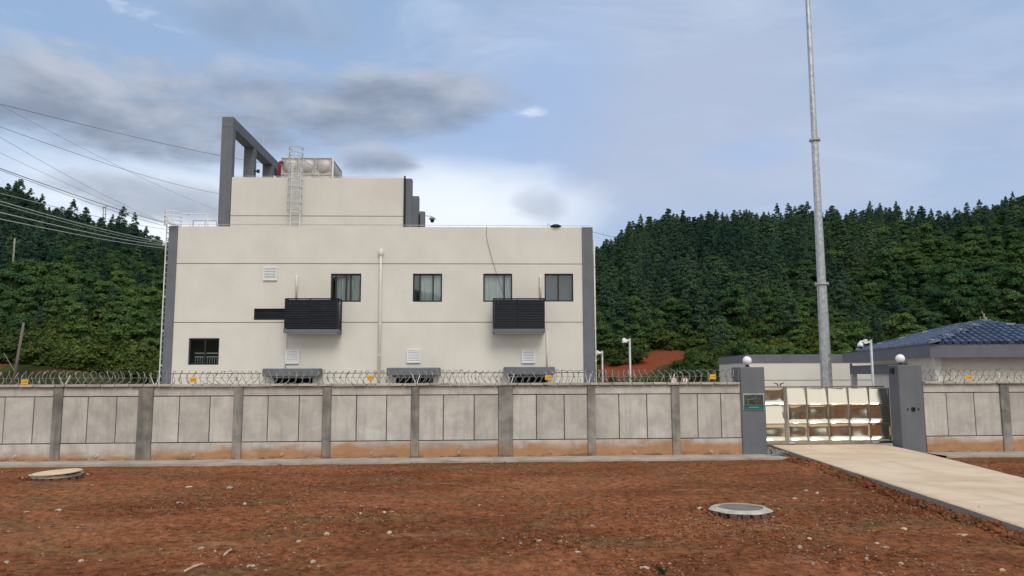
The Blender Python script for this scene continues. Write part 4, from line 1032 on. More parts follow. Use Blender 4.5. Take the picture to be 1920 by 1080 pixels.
for (a, b, cid) in cells:
    for ri in range(3):
        z0, z1 = rowsz[ri] + .02, rowsz[ri + 1] - .02
        n_ = 16; vs = []
        top = ri == 2
        # sheet is sprung into the frame: top row leans back, lower rows belly inwards and curl out at the foot
        tilt = {2: rr.uniform(.16, .22), 1: rr.uniform(.012, .034), 0: rr.uniform(.008, .030)}[ri]
        if cid == 'w': tilt = {2: .02, 1: .18, 0: .02}[ri]; top = ri == 1
        dish = rr.uniform(.006, .012) if top else rr.uniform(.012, .020)
        cx_, cz_ = rr.uniform(-.25, .25), rr.uniform(-.1, .25); p1_, p2_ = rr.uniform(0, 6), rr.uniform(0, 6)
        for j in range(n_ + 1):
            for i in range(n_ + 1):
                u, v = i / n_ * 2 - 1, j / n_ * 2 - 1
                fall = (1 - abs(u) ** 8) * (1 - abs(v) ** 7)
                dd = dish * fall + tilt * (v + 1) * (z1 - z0) * .5
                dd += .006 * math.sin(1.7 * u + p1_) * math.sin(1.9 * v + p2_) * fall * (.4 if top else .9)
                if not top: dd += -.028 * max(0, (-v - .62)) * 1.0 / .38 * (.5 + .5 * math.cos((u - cx_) * 1.6))
                dd += (-.02 if top else .0) - (.24 if cid == 6 else .10 if cid == 5 else .05 if cid == 4 else .03 if cid == 3 else 0) * u * (b - a) * .5
                vs.append((a + (b - a) * i / n_, GB - .012 + dd, z0 + (z1 - z0) * j / n_))
        GP(MB().add(vs, [(j * (n_ + 1) + i, j * (n_ + 1) + i + 1, (j + 1) * (n_ + 1) + i + 1, (j + 1) * (n_ + 1) + i) for j in range(n_) for i in range(n_)]), 'sheet_panel', 'steel', None, True)
GP(MB().tube([(colsx[1] - .03, GB - .07, (rowsz[1] + rowsz[2]) / 2 - .1), (colsx[1] - .03, GB - .07, (rowsz[1] + rowsz[2]) / 2 + .12)], .014, 6), 'handle', 'steel_frame')
for q in (1483, 1640):
    x = gxz(q, 830)[0]; GP(MB().bbox(x - .12, x + .12, GB - .10, GB - .062, zb0 + .01, zb0 + .07, .01), 'roller_cover', 'galv_dull')
# toothed rack and stops at the pillar end
GP(MB().bbox(gx1 + .07, gx1 + .16, GB - .05, GB + .05, zb0, gztop - .12, .01), 'end_post', 'white_metal')
for zr in (rowsz[1], rowsz[2], zb1, gztop - .02): GP(MB().bbox(gx1 + .03, gx1 + .24, GB - .10, GB - .052, zr - .03, zr + .03, .008), 'stop', 'black')
# forked fixture behind the gate
c = on_y(1460.5, 722, 27.5)
t = thing('forked_fixture', (c.x, c.y, 0), 'small black forked fixture just above the wicket end of the gate', 'fixture')
MB().tube([(c.x, c.y, -.02), (c.x, c.y, c.z - .05)], .02, 6).build('stem', M['galv_dull'], t)
for s_ in (-1, 1): MB().tube([(c.x + s_ * .02, c.y, c.z - .08), (c.x + s_ * .06, c.y, c.z + .04), (c.x + s_ * .19, c.y, c.z + .075)], [.022, .024, .012], 6).build('prong', M['black'], t)

# ================================================================== POLE AND CAMERAS
YM = 33.0
pb = on_y(1549.8, 715, YM)
mono = thing('steel_mast', (pb.x, YM, 0), 'tall tapering galvanised steel mast with bolted flange joints behind the gate', 'mast')
mp = 1 / F * (YM)
zf1, zf2 = on_y(1541, 532, YM).z, on_y(1528.5, 262.5, YM).z
secs = [(0, zf1, .262, .205), (zf1, zf2, .188, .148), (zf2, zf2 + 8.2, .132, .098), (zf2 + 8.2, zf2 + 14, .09, .07)]
for a, b, r0, r1 in secs:
    MB().lathe([(r0, a), (r0 + (r1 - r0) * .5, (a + b) / 2), (r1, b)], (pb.x, YM, 0), 12).build('tube_section', M['galv'], mono)
for zf, r_ in ((zf1, .205), (zf2, .15), (zf2 + 8.2, .11)):
    MB().lathe([(r_ * .9, -.05), (r_ + .10, -.045), (r_ + .10, -.01), (r_ + .085, -.005), (r_ + .085, .03), (r_ * .85, .035)], (pb.x, YM, zf), 18).build('flange', M['galv_dull'], mono)
    for k_ in range(10):
        a = 2 * math.pi * k_ / 10; q = (pb.x + (r_ + .06) * math.cos(a), YM + (r_ + .06) * math.sin(a))
        MB().tube([(q[0], q[1], zf - .085), (q[0], q[1], zf + .075)], .016, 5).build('bolt', M['galv_dull'], mono)
MB().lathe([(.45, 0), (.45, .04), (.26, .06)], (pb.x, YM, 0), 18).build('base_plate', M['galv_dull'], mono)

def cctv(px, pyt, Y, cpx, cpy, label, rad):
    top = on_y(px, pyt, Y); c = on_y(cpx, cpy, Y); k_ = Y / 27.0
    t = thing('camera_post', (top.x, Y, 0), label, 'security camera', 'white security cameras on posts')
    MB().tube([(top.x, Y, -.02), (top.x, Y, top.z)], rad, 8).build('post', M['galv_dull'], t, True)
    za_ = top.z - .06 * k_
    MB().tube([(top.x, Y, za_ - .04), (c.x + .04 * k_, Y, za_), (c.x, Y, za_ - .01), (c.x, Y, c.z + .03)], .035 * k_, 6).build('arm', M['white_metal'], t)
    MB().bbox(top.x - .26 * k_, top.x - .14 * k_, Y - .06, Y + .06, za_ - .09 * k_, za_ + .07 * k_, .015).build('junction_box', M['white_metal'], t)
    MB().lathe([(.001, .08), (.07, .07), (.105, .0), (.11, -.07), (.07, -.08)], (c.x, Y, c.z), 14).build('hood', M['white_metal'], t, True)
    MB().lathe([(.07, -.08), (.065, -.13), (.03, -.16), (.001, -.165)], (c.x, Y, c.z), 12).build('dome', M['lens'], t, True)
cctv(1632.5, 637, 28, 1613, 646, 'security camera on a slim post just left of the guardhouse', .05)
cctv(1180.5, 634.5, 31, 1171, 639.5, 'taller of the two white camera posts beside the right corner pillar', .045)
cctv(1129, 657.5, 42, 1122.5, 661.5, 'shorter white camera post close to the right corner pillar', .055)

# round prohibition signs
for i, (px, lab) in enumerate(((1264, 'left'), (1285, 'right'))):
    Y = 58.0; c = on_y(px, 713.5, Y)
    t = thing('traffic_sign', (c.x, Y, -.1), '%s one of two round red-rimmed traffic signs just above the wall' % lab, 'sign', 'round traffic signs')
    MB().tube([(c.x, Y + .04, -.1), (c.x, Y + .04, c.z + .2)], .035, 6).build('post', M['galv_dull'], t)
    def disc(r0, r1, y, n_=28): return MB().add([(c.x + r_ * math.cos(2 * math.pi * k_ / n_), y, c.z + r_ * math.sin(2 * math.pi * k_ / n_)) for r_ in (r0, r1) for k_ in range(n_)], [(k_, (k_ + 1) % n_, n_ + (k_ + 1) % n_, n_ + k_) for k_ in range(n_)])
    disc(.001, .215, Y - .012).build('face', M['sign_white'], t); disc(.19, .27, Y - .016).build('rim', M['sign_red'], t); disc(.001, .27, Y).build('backplate', M['galv_dull'], t)
    m = MB()
    if i == 0: m.add([(c.x - .10, Y - .02, c.z - .02), (c.x - .02, Y - .02, c.z - .08), (c.x + .02, Y - .02, c.z + .12), (c.x - .09, Y - .02, c.z + .10)], [(0, 1, 2, 3)])
    else: m.box(c.x - .03, c.x + .03, Y - .022, Y - .018, c.z + .03, c.z + .15).box(c.x - .10, c.x + .04, Y - .022, Y - .018, c.z - .08, c.z - .02)
    m.build('mark', M['black'], t)

# ================================================================== LOW BUILDING AND GUARDHOUSE
A12 = R(-12)     # both turned towards the drive
u = Vector((math.cos(A12), math.sin(A12), 0)); v = Vector((-math.sin(A12), math.cos(A12), 0))
# low flat-roofed block
YL = 44.0
A = on_y(1397, 665, YL)
lb = thing('low_building', (A.x, A.y, 0), 'low cream flat-roofed block with grey fascia behind the gate', 'building', None, R(-6))
z1 = A.z; z0 = on_y(1397, 680, YL).z; zl = on_y(1450, 713, YL).z
def LBOX(x0, x1, y0, y1, a, b, n_, mt): return MB().box(x0, x1, y0, y1, a, b).build(n_, M[mt], lb, local=True)
LBOX(0, 14, 0, .12, z0, z1, 'fascia', 'grey_paint'); LBOX(0, .12, .121, 8, z0, z1 - .001, 'fascia', 'grey_paint'); LBOX(.12, 14, .12, 8, z1 - .2, z1 - .1, 'roof_slab', 'apron')
LBOX(.05, 14, .05, .25, zl + .02, z0 - .002, 'wall_band', 'paint'); LBOX(.05, 14, .05, .25, -.1, zl - .02, 'wall_band', 'paint'); LBOX(.07, 14, .07, .25, zl - .019, zl + .019, 'facade_groove', 'groove')
LBOX(.05, .25, .251, 8, -.1, z0 - .002, 'side_wall', 'paint')

YG = 28.0
A = on_y(1743, 645.5, YG); zt = A.z; zb = on_y(1743, 670.5, YG).z
gh = thing('guardhouse', (A.x, A.y, 0), 'guardhouse with blue tiled hip roof and grey fascia right of the gate', 'building', None, A12)
GWD, GL, RL = 6.4, 13.2, 10.2
def GBOX(x0, x1, y0, y1, a, b, n_, mt, par=None): return MB().box(x0, x1, y0, y1, a, b).build(n_, M[mt], par or gh, local=True)
GBOX(0, GWD, 0, .12, zb, zt, 'fascia', 'grey_paint'); GBOX(0, .12, .121, GL, zb, zt - .001, 'fascia', 'grey_paint'); GBOX(GWD - .12, GWD, .121, GL, zb, zt - .001, 'fascia', 'grey_paint'); GBOX(.121, GWD - .121, GL - .12, GL, zb, zt - .001, 'fascia', 'grey_paint')
GBOX(.121, GWD - .121, .121, GL - .121, zb + .02, zb + .08, 'eave_soffit', 'paint'); GBOX(.121, GWD - .121, .121, GL - .121, zt - .12, zt - .06, 'roof_deck', 'apron')
GBOX(.42, GWD - .4, .60, .80, -.1, zb + .02, 'front_wall', 'cream_tile'); GBOX(.42, .62, .801, GL - 4.2, -.1, zb + .02, 'side_wall', 'cream_tile')
GBOX(.30, .52, .48, .70, -.1, zb + .018, 'corner_pilaster', 'white_pipe')
GBOX(.56, .59, .575, .598, -.1, zb + .015, 'downpipe', 'white_metal')
GBOX(GWD - .6, GWD - .4, .801, GL - .6, -.1, zb + .02, 'side_wall', 'cream_tile'); GBOX(.62, GWD - .6, GL - 4.4, GL - 4.2, -.1, zb + .02, 'back_wall', 'cream_tile')
GBOX(.30, .46, 4.0, GL - .2, zb - .62, zb - .18, 'porch_beam', 'grey_paint')
GBOX(.30, .58, GL - .5, GL - .22, -.1, zb - .62, 'porch_post', 'paint')
GBOX(.36, .42, .9, 2.3, zb - 1.25, zb - 1.15, 'window_ledge', 'black')
MB().lathe([(.06, 0), (.06, .2)], (.2, GL - .9, zb - .25), 10).build('spotlight', M['pole'], gh, local=True)
hw_ = GWD / 2; zr = on_y(1853, 606, YG + 2.3).z
slope = (zr - zt) / hw_
rf = MB().add([(0.03, .03, zt + .002), (GWD - .03, .03, zt + .002), (GWD - .03, RL, zt + .002), (0.03, RL, zt + .002), (hw_, hw_, zr), (hw_, RL - hw_, zr)], [(0, 1, 4), (1, 2, 5, 4), (2, 3, 5), (3, 0, 4, 5)]).build('roof', M['tile'], gh, local=True)
# one barrel tile: curved cover strip with a lip, laid in courses
tw, tl = .265, .40
def tile_mesh():
    m = MB(); n_ = 6; vs = []
    for (yy, lift, sc_) in ((0, .040, 1.0), (tl + .03, .012, .94), ):
        for i in range(n_ + 1):
            a = math.pi * i / n_
            vs.append((-math.cos(a) * tw * .36 * sc_, yy, math.sin(a) * .085 * sc_ + lift))
    vs += [(tw * .64, 0, .012), (tw * .64, tl + .03, -.002)]
    m.add(vs, [(i, i + 1, n_ + 2 + i, n_ + 1 + i) for i in range(n_)] + [(n_, 2 * n_ + 2, 2 * n_ + 3, 2 * n_ + 1)])
    m.add([vs[i] for i in range(n_ + 1)] + [(tw * .36, 0, 0), (-tw * .36, 0, 0)], [tuple(range(n_ + 3))])
    me = bpy.data.meshes.new('roof_tile'); me.from_pydata(m.v, [], m.f); me.materials.append(M['tile']); me.update(); return me
TM = tile_mesh()
def lay(origin, ex, run, along0, along1, taper_l, taper_r):
    """courses up one slope: origin at eave start, ex along the eave, run = horizontal uphill direction"""
    up = (run + Vector((0, 0, slope))).normalized(); nrm = ex.cross(up).normalized()
    k_ = math.sqrt(1 + slope * slope); rows = int(hw_ * k_ / tl) + 1
    for r_ in range(rows):
        d0 = r_ * tl / k_
        a0 = along0 + (d0 + .05 if taper_l else 0); a1 = along1 - (d0 + .05 if taper_r else 0)
        x = math.ceil(a0 / tw) * tw
        while x < a1 - tw * .3:
            jit = random.uniform(-.008, .008)
            p = origin + ex * (x + tw * .4) + up * (r_ * tl - .03 + jit)
            o = bpy.data.objects.new('roof_tile', TM); COL.objects.link(o); o.parent = rf
            o.matrix_basis = Matrix((( ex.x, up.x, nrm.x, p.x), (ex.y, up.y, nrm.y, p.y), (ex.z, up.z, nrm.z, p.z), (0, 0, 0, 1)))
            x += tw
lay(Vector((0.03, .0, zt + .012)), Vector((1, 0, 0)), Vector((0, 1, 0)), 0, GWD - .06, True, True)
lay(Vector((.0, RL, zt + .012)), Vector((0, -1, 0)), Vector((1, 0, 0)), 0, RL, True, True)
def ridge_tiles(a, b, n_):
    a, b = Vector(a), Vector(b); dv = (b - a); L_ = dv.length; ax = dv.normalized(); sd_ = ax.cross(Vector((0, 0, 1))).normalized(); up = sd_.cross(ax)
    for i in range(n_):
        p = a + ax * (L_ * i / n_); m = MB(); vs = []
        for (yy, s2, lf) in ((0, 1.0, .045), (L_ / n_ + .05, .86, .02)):
            for j in range(7):
                an = math.pi * j / 6; vs.append(p + ax * yy + sd_ * (math.cos(an) * .13 * s2) + up * (math.sin(an) * .12 * s2 + lf - .02))
        m.add(vs, [(j, j + 1, 8 + j, 7 + j) for j in range(6)] + [tuple(range(7))])
        m.build('ridge_tile', M['tile'] if i % 4 else M['tile_pale'], rf, local=True)
ridge_tiles((.03, .03, zt + .05), (hw_, hw_, zr + .04), 16)
ridge_tiles((GWD - .03, .03, zt + .05), (hw_, hw_, zr + .04), 16)
ridge_tiles((hw_, hw_, zr + .04), (hw_, RL - hw_, zr + .04), 12)
ridge_tiles((.03, RL, zt + .05), (hw_, RL - hw_, zr + .04), 16)
# antenna on the roof apex
ap = gh.matrix_basis @ Vector((hw_ + .1, hw_ + .2, zr))
t = thing('roof_antenna', ap, 'short pale antenna stub on the apex of the blue tiled roof', 'antenna')
MB().tube([ap - Vector((0, 0, .05)), ap + Vector((0, 0, .42))], .035, 7).build('mast', M['pole'], t)
MB().tube([ap + Vector((-.02, 0, .12)), ap + Vector((-.17, 0, .15)), ap + Vector((-.17, 0, .28))], .022, 5).build('arm', M['pole'], t)
MB().tube([ap + Vector((-.03, 0, .36)), ap + Vector((-.09, 0, .52))], .018, 5).build('rod', M['pole'], t)
MB().bbox(ap.x - .01, ap.x + .10, ap.y - .05, ap.y + .05, ap.z + .15, ap.z + .27, .01).build('box', M['pole'], t)

# ================================================================== GROUND THINGS
def gz(x, y): return float(yard_h(np.array(x), np.array(y)))
def manhole(px, py, dia, cover_r, label, kind):
    c = on_z(px, py, .10); z = gz(c.x, c.y); t = thing('manhole', (c.x, c.y, z), label, 'manhole', 'manholes in the dirt')
    r = dia / 2; n_ = 18; rr = random.Random(int(px)); t.scale = (1, 1, .74)
    for i in range(n_):
        a = 2 * math.pi * (i + rr.uniform(-.1, .1)) / n_; rb = r - .13 + rr.uniform(-.02, .02)
        o = MB().bbox(-.06, .06, 0, .22, -.12, .085 + rr.uniform(-.012, .008), .008).build('brick', M['brick'], t, local=True)
        o.matrix_basis = Matrix.Rotation(a - R(90), 4, 'Z') @ Matrix.Translation((0, rb - .085, 0)) @ Matrix.Rotation(rr.uniform(-.12, .12), 4, 'Z')
    m = MB(); prof = [(r - .10, -.12), (r - .085, .075), (r - .02, .09), (r - .01, .105), (r - .06, .135), (cover_r + .05, .16), (cover_r + .02, .16), (cover_r + .015, .08)]
    o0 = len(m.v); n2 = 40
    for q, zq in prof:
        for j in range(n2):
            a = 2 * math.pi * j / n2; w_ = 1 + .035 * math.sin(7 * a + q * 9) * (1 if q > cover_r + .1 else 0) + rr.uniform(-.012, .012) * (1 if q > cover_r + .1 else 0)
            m.v.append((q * w_ * math.cos(a), q * w_ * math.sin(a), zq))
    m.f += [(o0 + i * n2 + j, o0 + i * n2 + (j + 1) % n2, o0 + (i + 1) * n2 + (j + 1) % n2, o0 + (i + 1) * n2 + j) for i in range(len(prof) - 1) for j in range(n2)]
    m.build('mortar_ring', M['mortar'], t, local=True)
    if kind == 'flat':
        cv_ = MB().lathe([(cover_r, .09), (cover_r, .145), (cover_r - .03, .15), (cover_r - .05, .14), (.001, .145)], (0, 0, 0), 36).build('cover', M['cover_dark'], t, local=True)
    else:
        cv_ = MB().lathe([(.001, -.01), (cover_r, -.01), (cover_r + .005, .02), (cover_r - .02, .035), (.001, .04)], (0, 0, 0), 36).build('cover', M['cover_pale'], t, local=True)
        cv_.matrix_basis = Matrix.Translation((.02, 0, .19)) @ Matrix.Rotation(R(-4.0), 4, 'Y') @ Matrix.Rotation(R(1), 4, 'X')
        MB().bbox(-.12, -.03, .3, .36, .037, .06, .008).build('lifting_lug', M['cover_pale'], cv_, local=True)
manhole(1388, 956, 1.10, .37, 'brick-ringed manhole with sunken dark cover, right in the dirt', 'flat')
manhole(106, 889.5, 1.10, .535, 'brick-ringed manhole under a tilted pale round cover, left near the wall', 'tilt')

def rock(rr, sx, sy, sz):
    bm = bmesh.new(); bmesh.ops.create_icosphere(bm, subdivisions=1, radius=1)
    for q in bm.verts:
        k_ = rr.uniform(.72, 1.15); q.co = Vector((q.co.x * sx * k_, q.co.y * sy * k_, max(-.4, q.co.z) * sz * k_))
    bm.verts.index_update()
    r_ = ([q.co.copy() for q in bm.verts], [[q.index for q in f.verts] for f in bm.faces]); bm.free(); return r_
rr = random.Random(8)
spots = [(378, 1026, 15, 6), (470, 1062, 20, 6), (404, 1030, 6, 6), (587, 1052, 10, 7), (337, 943, 13, 4), (459, 949, 7, 6), (430, 917, 14, 5), (353, 914, 14, 4), (152, 1052, 10, 6), (560, 1014, 12, 5), (612, 1004, 12, 6),
         (676, 968, 7, 4), (721, 967, 8, 5), (899, 952, 8, 4), (730, 1001, 12, 6), (1009, 1013, 15, 4), (1082, 1035, 13, 4), (1210, 1063, 24, 9), (1240, 1068, 12, 8), (1051, 1048, 8, 5), (1313, 958, 14, 8), (1326, 951, 8, 6), (1256, 1058, 9, 5),
         (1500, 1033, 12, 8), (1625, 1050, 8, 8), (1690, 1058, 10, 5), (1518, 1011, 9, 5), (1660, 1029, 13, 4), (1490, 936, 11, 4), (1512, 922, 9, 4), (1532, 924, 7, 5), (1645, 1023, 12, 4), (1804, 1005, 18, 3), (1695, 996, 14, 4), (1543, 939, 7, 4), (1880, 1075, 12, 5), (50, 958, 12, 4), (12, 1054, 12, 5), (110, 956, 13, 4), (1110, 987, 10, 4)]
spots.sort(); ordn = lambda n: '%d%s' % (n, 'th' if 10 <= n % 100 <= 20 else {1: 'st', 2: 'nd', 3: 'rd'}.get(n % 10, 'th'))
for si, (px, py, wp, hp) in enumerate(spots):
    c = on_z(px, py, 0); k_ = (c - CAM).length / F
    vs, fs = rock(rr, wp * k_ * .5, wp * k_ * .42, hp * k_ * .62)
    m = MB(); an = rr.uniform(-.5, .5); z = gz(c.x, c.y)
    m.add([Matrix.Rotation(an, 3, 'Z') @ p for p in vs], fs)
    o = m.build('stone', M['stone']); o.location = (c.x, c.y, z + hp * k_ * .12)
    tag(o, '%s pale stone on the red dirt, %s larger stone from the left' % ('flat' if hp * 2.4 < wp else 'chunky', ordn(si + 1)), 'stone', 'loose stones on the dirt')
for px, py, wp, hp, lab in ((1633, 905, 12, 6, 'white scrap furthest from the camera at the foot of the driveway edge'), (1668, 911, 9, 6, 'small bright white scrap in the middle at the foot of the driveway edge'), (1715, 928, 15, 6, 'bluish white scrap nearest the camera at the foot of the driveway edge')):
    c = on_z(px, py, .03); k_ = (c - CAM).length / F; vs, fs = rock(rr, wp * k_ * .5, wp * k_ * .5, hp * k_ * .6)
    m = MB().add(vs, fs); o = m.build('plastic_scrap', M['white_scrap']); o.location = (c.x, c.y, gz(c.x, c.y) + .04); tag(o, lab, 'litter', 'litter beside the driveway')
# broken stick lying about
for px, py, px2, py2, lab in ((1036 / 3, 840 + 682 / 3, 1142 / 3, 840 + 657 / 3, 'pale broken stick at the bottom left of the dirt'), (1260 / 3, 840 + 598 / 3, 1302 / 3, 840 + 564 / 3, 'short slanting twig left of centre in the dirt')):
    a, b = on_z(px, py, .03), on_z(px2, py2, .03)
    a.z = gz(a.x, a.y) + .02; b.z = gz(b.x, b.y) + .03
    tag(MB().tube([a, a.lerp(b, .5) + Vector((0, 0, .012)), b], [.014, .018, .01], 6).build('stick', M['stone']), lab, 'stick')
# clod ridge along the driveway edge, rubble at the gate pillar, pebbles
def scatter(name, n_, sampler, size, mt, seed, flat=.55):
    r2 = np.random.default_rng(seed); rr2 = random.Random(seed)
    protos = [rock(rr2, 1, .85, flat) for _ in range(8)]
    PV = [np.array([p[:] for p in vs]) for vs, fs in protos]; PF = np.array(protos[0][1])
    VV = []; FF = []; o_ = 0
    for i in range(n_):
        x, y, z, s_ = sampler(rr2)
        a = rr2.uniform(0, 6.28); ca, sa = math.cos(a), math.sin(a); P0 = PV[i % 8] * s_ * size
        VV.append(np.stack([P0[:, 0] * ca - P0[:, 1] * sa + x, P0[:, 0] * sa + P0[:, 1] * ca + y, P0[:, 2] + z], -1)); FF.append(PF + o_); o_ += len(P0)
    return struct(array_obj(name, np.concatenate(VV), np.concatenate(FF), M[mt]), 'stuff')
def s_edge(rr2):
    p = along(L, rr2.uniform(.10, .95)); x = p.x - abs(rr2.gauss(.05, .13)); y = p.y + rr2.uniform(-.1, .1)
    return x, y, gz(x, y) + rr2.uniform(-.01, .085) * max(0, 1 - (p.x - x) * 3), rr2.uniform(.35, 1.5) * (1 if rr2.random() < .8 else 1.8)
scatter('clods', 4200, s_edge, .036, 'dirt', 5, .8)
RP = wpt(wall_x(1452, 843, .2), .25, 0)
def s_rub(rr2):
    x = RP.x + rr2.uniform(-.35, .35); y = RP.y + rr2.uniform(-.9, .7); return x, y, .03 + .10 * rr2.random() * (1 - abs(x - RP.x) / .4), rr2.uniform(.5, 1.6)
scatter('rubble', 240, s_rub, .05, 'rubble', 6, .8)
clus = [(on_z(px, py, 0), r_) for px, py, r_ in ((470, 920, 2.2), (560, 980, 1.3), (600, 885, 2.6), (900, 875, 2.5), (680, 965, .9), (1150, 960, 1.6), (1030, 1015, .8), (1360, 980, 1.2), (1420, 990, 1.0), (1550, 990, 1.6), (1640, 960, 1.5), (1230, 1062, .7), (1740, 960, 1.0), (330, 950, 1.5), (450, 1040, 1.2), (1600, 1050, 1.2), (1280, 1000, 1.5))]
MH = [on_z(1388, 956, .05), on_z(106, 889.5, .05)]
def s_ring(rr2):
    c = MH[0] if rr2.random() < .6 else MH[1]; a = rr2.uniform(0, 6.28); r_ = .50 + abs(rr2.gauss(.04, .14)); x = c.x + r_ * math.cos(a); y = c.y + r_ * math.sin(a)
    return x, y, gz(x, y) + rr2.uniform(0, .02), rr2.uniform(.4, 1.7)
scatter('spoil', 900, s_ring, .032, 'dirt', 31, .8)
scatter('mortar_crumbs', 90, s_ring, .03, 'stone', 32, .7)
def s_peb(rr2):
    while True:
        if rr2.random() < .55:
            c, r_ = rr2.choice(clus); x = c.x + rr2.gauss(0, r_ * .6); y = c.y + rr2.gauss(0, r_ * .45)
        else:
            y = 8 + 14 * rr2.random() ** .8; x = rr2.uniform(-1, 1) * .74 * y
        if y < 7.5: continue
        s_ = rr2.choice([.35, .45, .55, .7, .9]) * rr2.uniform(.7, 1.3) * (2.0 if rr2.random() < .04 else 1)
        wl_ = W0.y + (x - W0.x) * WD.y / WD.x
        if y > wl_ - 1.2: continue
        return x, y, gz(x, y) + .004, s_
scatter('dirt_crumbs', 16000, s_peb, .030, 'dirt', 19, .7)
scatter('pebbles', 3800, s_peb, .028, 'pebble', 9)
scatter('pale_chips', 420, s_peb, .034, 'stone', 12, .35)
# sprig growing at the driveway edge
c = on_z(1843, 962, .1)
t = thing('weed', (c.x, c.y, gz(c.x, c.y)), 'thin bare weed sprig at the driveway edge', 'plant')
z = gz(c.x, c.y)
MB().tube([(c.x, c.y, z), (c.x - .02, c.y, z + .14), (c.x - .07, c.y, z + .27)], [.008, .006, .003], 5).build('stem', M['bark'], t)
MB().tube([(c.x - .01, c.y, z + .1), (c.x + .05, c.y, z + .2)], [.005, .003], 4).build('twig', M['bark'], t)
c = on_z(1243, 1070, .03); t = thing('grass_tuft', (c.x, c.y, gz(c.x, c.y)), 'small green grass tuft between stones at the bottom of the dirt', 'plant'); m = MB()
for i in range(14):
    a = rr.uniform(0, 6.28); l = rr.uniform(.06, .13); q = Vector((c.x + rr.uniform(-.03, .03), c.y + rr.uniform(-.03, .03), gz(c.x, c.y)))
    e = Vector((math.cos(a), math.sin(a), 0)); s2 = Vector((-e.y, e.x, 0)) * .006
    m.add([q - s2, q + s2, q + e * l * .35 + Vector((0, 0, l * .8)) + s2 * .6, q + e * l * .8 + Vector((0, 0, l))], [(0, 1, 2), (0, 2, 3)])
m.build('blades', M['bush'], t)

# ================================================================== TREES
def leaf_cloud(P, N, size, rr_, tilt=.55, asp=.6):
    """leaf quads centred on points P, facing roughly N"""
    n_ = len(P)
    nn = N + rr_.normal(0, tilt, (n_, 3)); nn /= np.linalg.norm(nn, axis=1, keepdims=True) + 1e-9
    t1 = np.cross(nn, rr_.normal(0, 1, (n_, 3))); t1 /= np.linalg.norm(t1, axis=1, keepdims=True) + 1e-9
    t2 = np.cross(nn, t1); s_ = size * rr_.uniform(.6, 1.35, (n_, 1))
    a = t1 * s_; b = t2 * s_ * asp
    Vx = np.stack([P - a, P + b * .9, P + a, P - b * .9], 1).reshape(-1, 3)
    return Vx, np.arange(n_ * 4).reshape(-1, 4)
def crown_conifer(seed, h=8.0, r=1.9, n_=3800, size=.175):
    """conical crown built of many irregular leaf clumps, looser and narrower to the tip"""
    q = np.random.default_rng(seed); P = []; N = []
    nc = 46; lean = q.normal(0, .02, 2)
    for i in range(nc):
        f = (i + q.uniform(0, 1)) / nc; z = h * (.10 + .90 * f)
        env = r * (1 - f ** 1.6) ** .8 * q.uniform(.55, 1.12) + .05
        a = i * 2.4 + q.normal(0, .5); d_ = env * q.uniform(.45, .9)
        c = np.array([math.cos(a) * d_ + lean[0] * z, math.sin(a) * d_ + lean[1] * z, z + q.normal(0, .18)])
        cr = r * (.40 - .24 * f) * q.uniform(.75, 1.3); k_ = max(10, int(n_ / nc * (1.35 - .75 * f)))
        v_ = q.normal(0, 1, (k_, 3)); v_ /= np.linalg.norm(v_, axis=1, keepdims=True); v_[:, 2] = np.where(v_[:, 2] < -.3, -v_[:, 2] * .5, v_[:, 2])
        out = np.array([math.cos(a), math.sin(a), .15])
        P.append(c + v_ * cr * q.uniform(.65, 1.1, (k_, 1)) * np.array([1.05, 1.05, .78]) + out * q.uniform(0, .25, (k_, 1)) * cr); N.append(v_ + np.array([0, 0, .55]))
    return leaf_cloud(np.concatenate(P), np.concatenate(N), size, q, .5, .5)
def crown_broad(seed, h=6.5, r=2.6, n_=3800, size=.185, base=.18):
    q = np.random.default_rng(seed); P = []; N = []
    nc = 24
    for i in range(nc):
        f = q.uniform(0, 1); a = q.uniform(0, 6.28); zz = h * (base + (1 - base) * f) * .93
        env = r * math.sin(math.pi * (.18 + .74 * f)) ** .8; d_ = env * q.uniform(.25, .85)
        c = np.array([math.cos(a) * d_, math.sin(a) * d_, zz]); cr = r * q.uniform(.26, .44)
        k_ = int(n_ / nc); v_ = q.normal(0, 1, (k_, 3)); v_ /= np.linalg.norm(v_, axis=1, keepdims=True); v_[:, 2] = np.where(v_[:, 2] < -.35, -v_[:, 2] * .6, v_[:, 2])
        rad = cr * q.uniform(.70, 1.08, (k_, 1))
        P.append(c + v_ * rad * np.array([1.05, 1.05, .72])); N.append(v_ + np.array([0, 0, .45]))
    return leaf_cloud(np.concatenate(P), np.concatenate(N), size, q, .45, .65)
def mesh_of(name, VF, m):
    o = array_obj(name, VF[0], VF[1], m); me = o.data; bpy.data.objects.remove(o); return me
def trunk_mesh(h, r, m, seed, limbs=7, spread=1.2):
    q = random.Random(seed); b = MB()
    pts = [(q.uniform(-.08, .08) * i, q.uniform(-.08, .08) * i, h * i / 5 - (.6 if i == 0 else 0)) for i in range(6)]
    b.tube(pts, [r * (1 - .16 * i) for i in range(6)], 6)
    for i in range(limbs):
        f = .3 + .6 * i / limbs; a = q.uniform(0, 6.28); p = Vector(pts[0]).lerp(Vector(pts[-1]), f); l = spread * q.uniform(.6, 1.1) * (1.15 - f)
        e = p + Vector((math.cos(a) * l, math.sin(a) * l, l * .5)); b.tube([p, p.lerp(e, .5) + Vector((0, 0, .06)), e], [r * .35, r * .25, r * .1], 4)
    me = bpy.data.meshes.new('trunk'); me.from_pydata(b.v, [], b.f); me.materials.append(m); me.update(); return me
CON = [mesh_of('crown', crown_conifer(i, h, r), M['conifer']) for i, h, r in ((1, 8.0, 2.1), (2, 7.2, 2.4), (3, 9.2, 2.1), (4, 6.6, 2.0))]
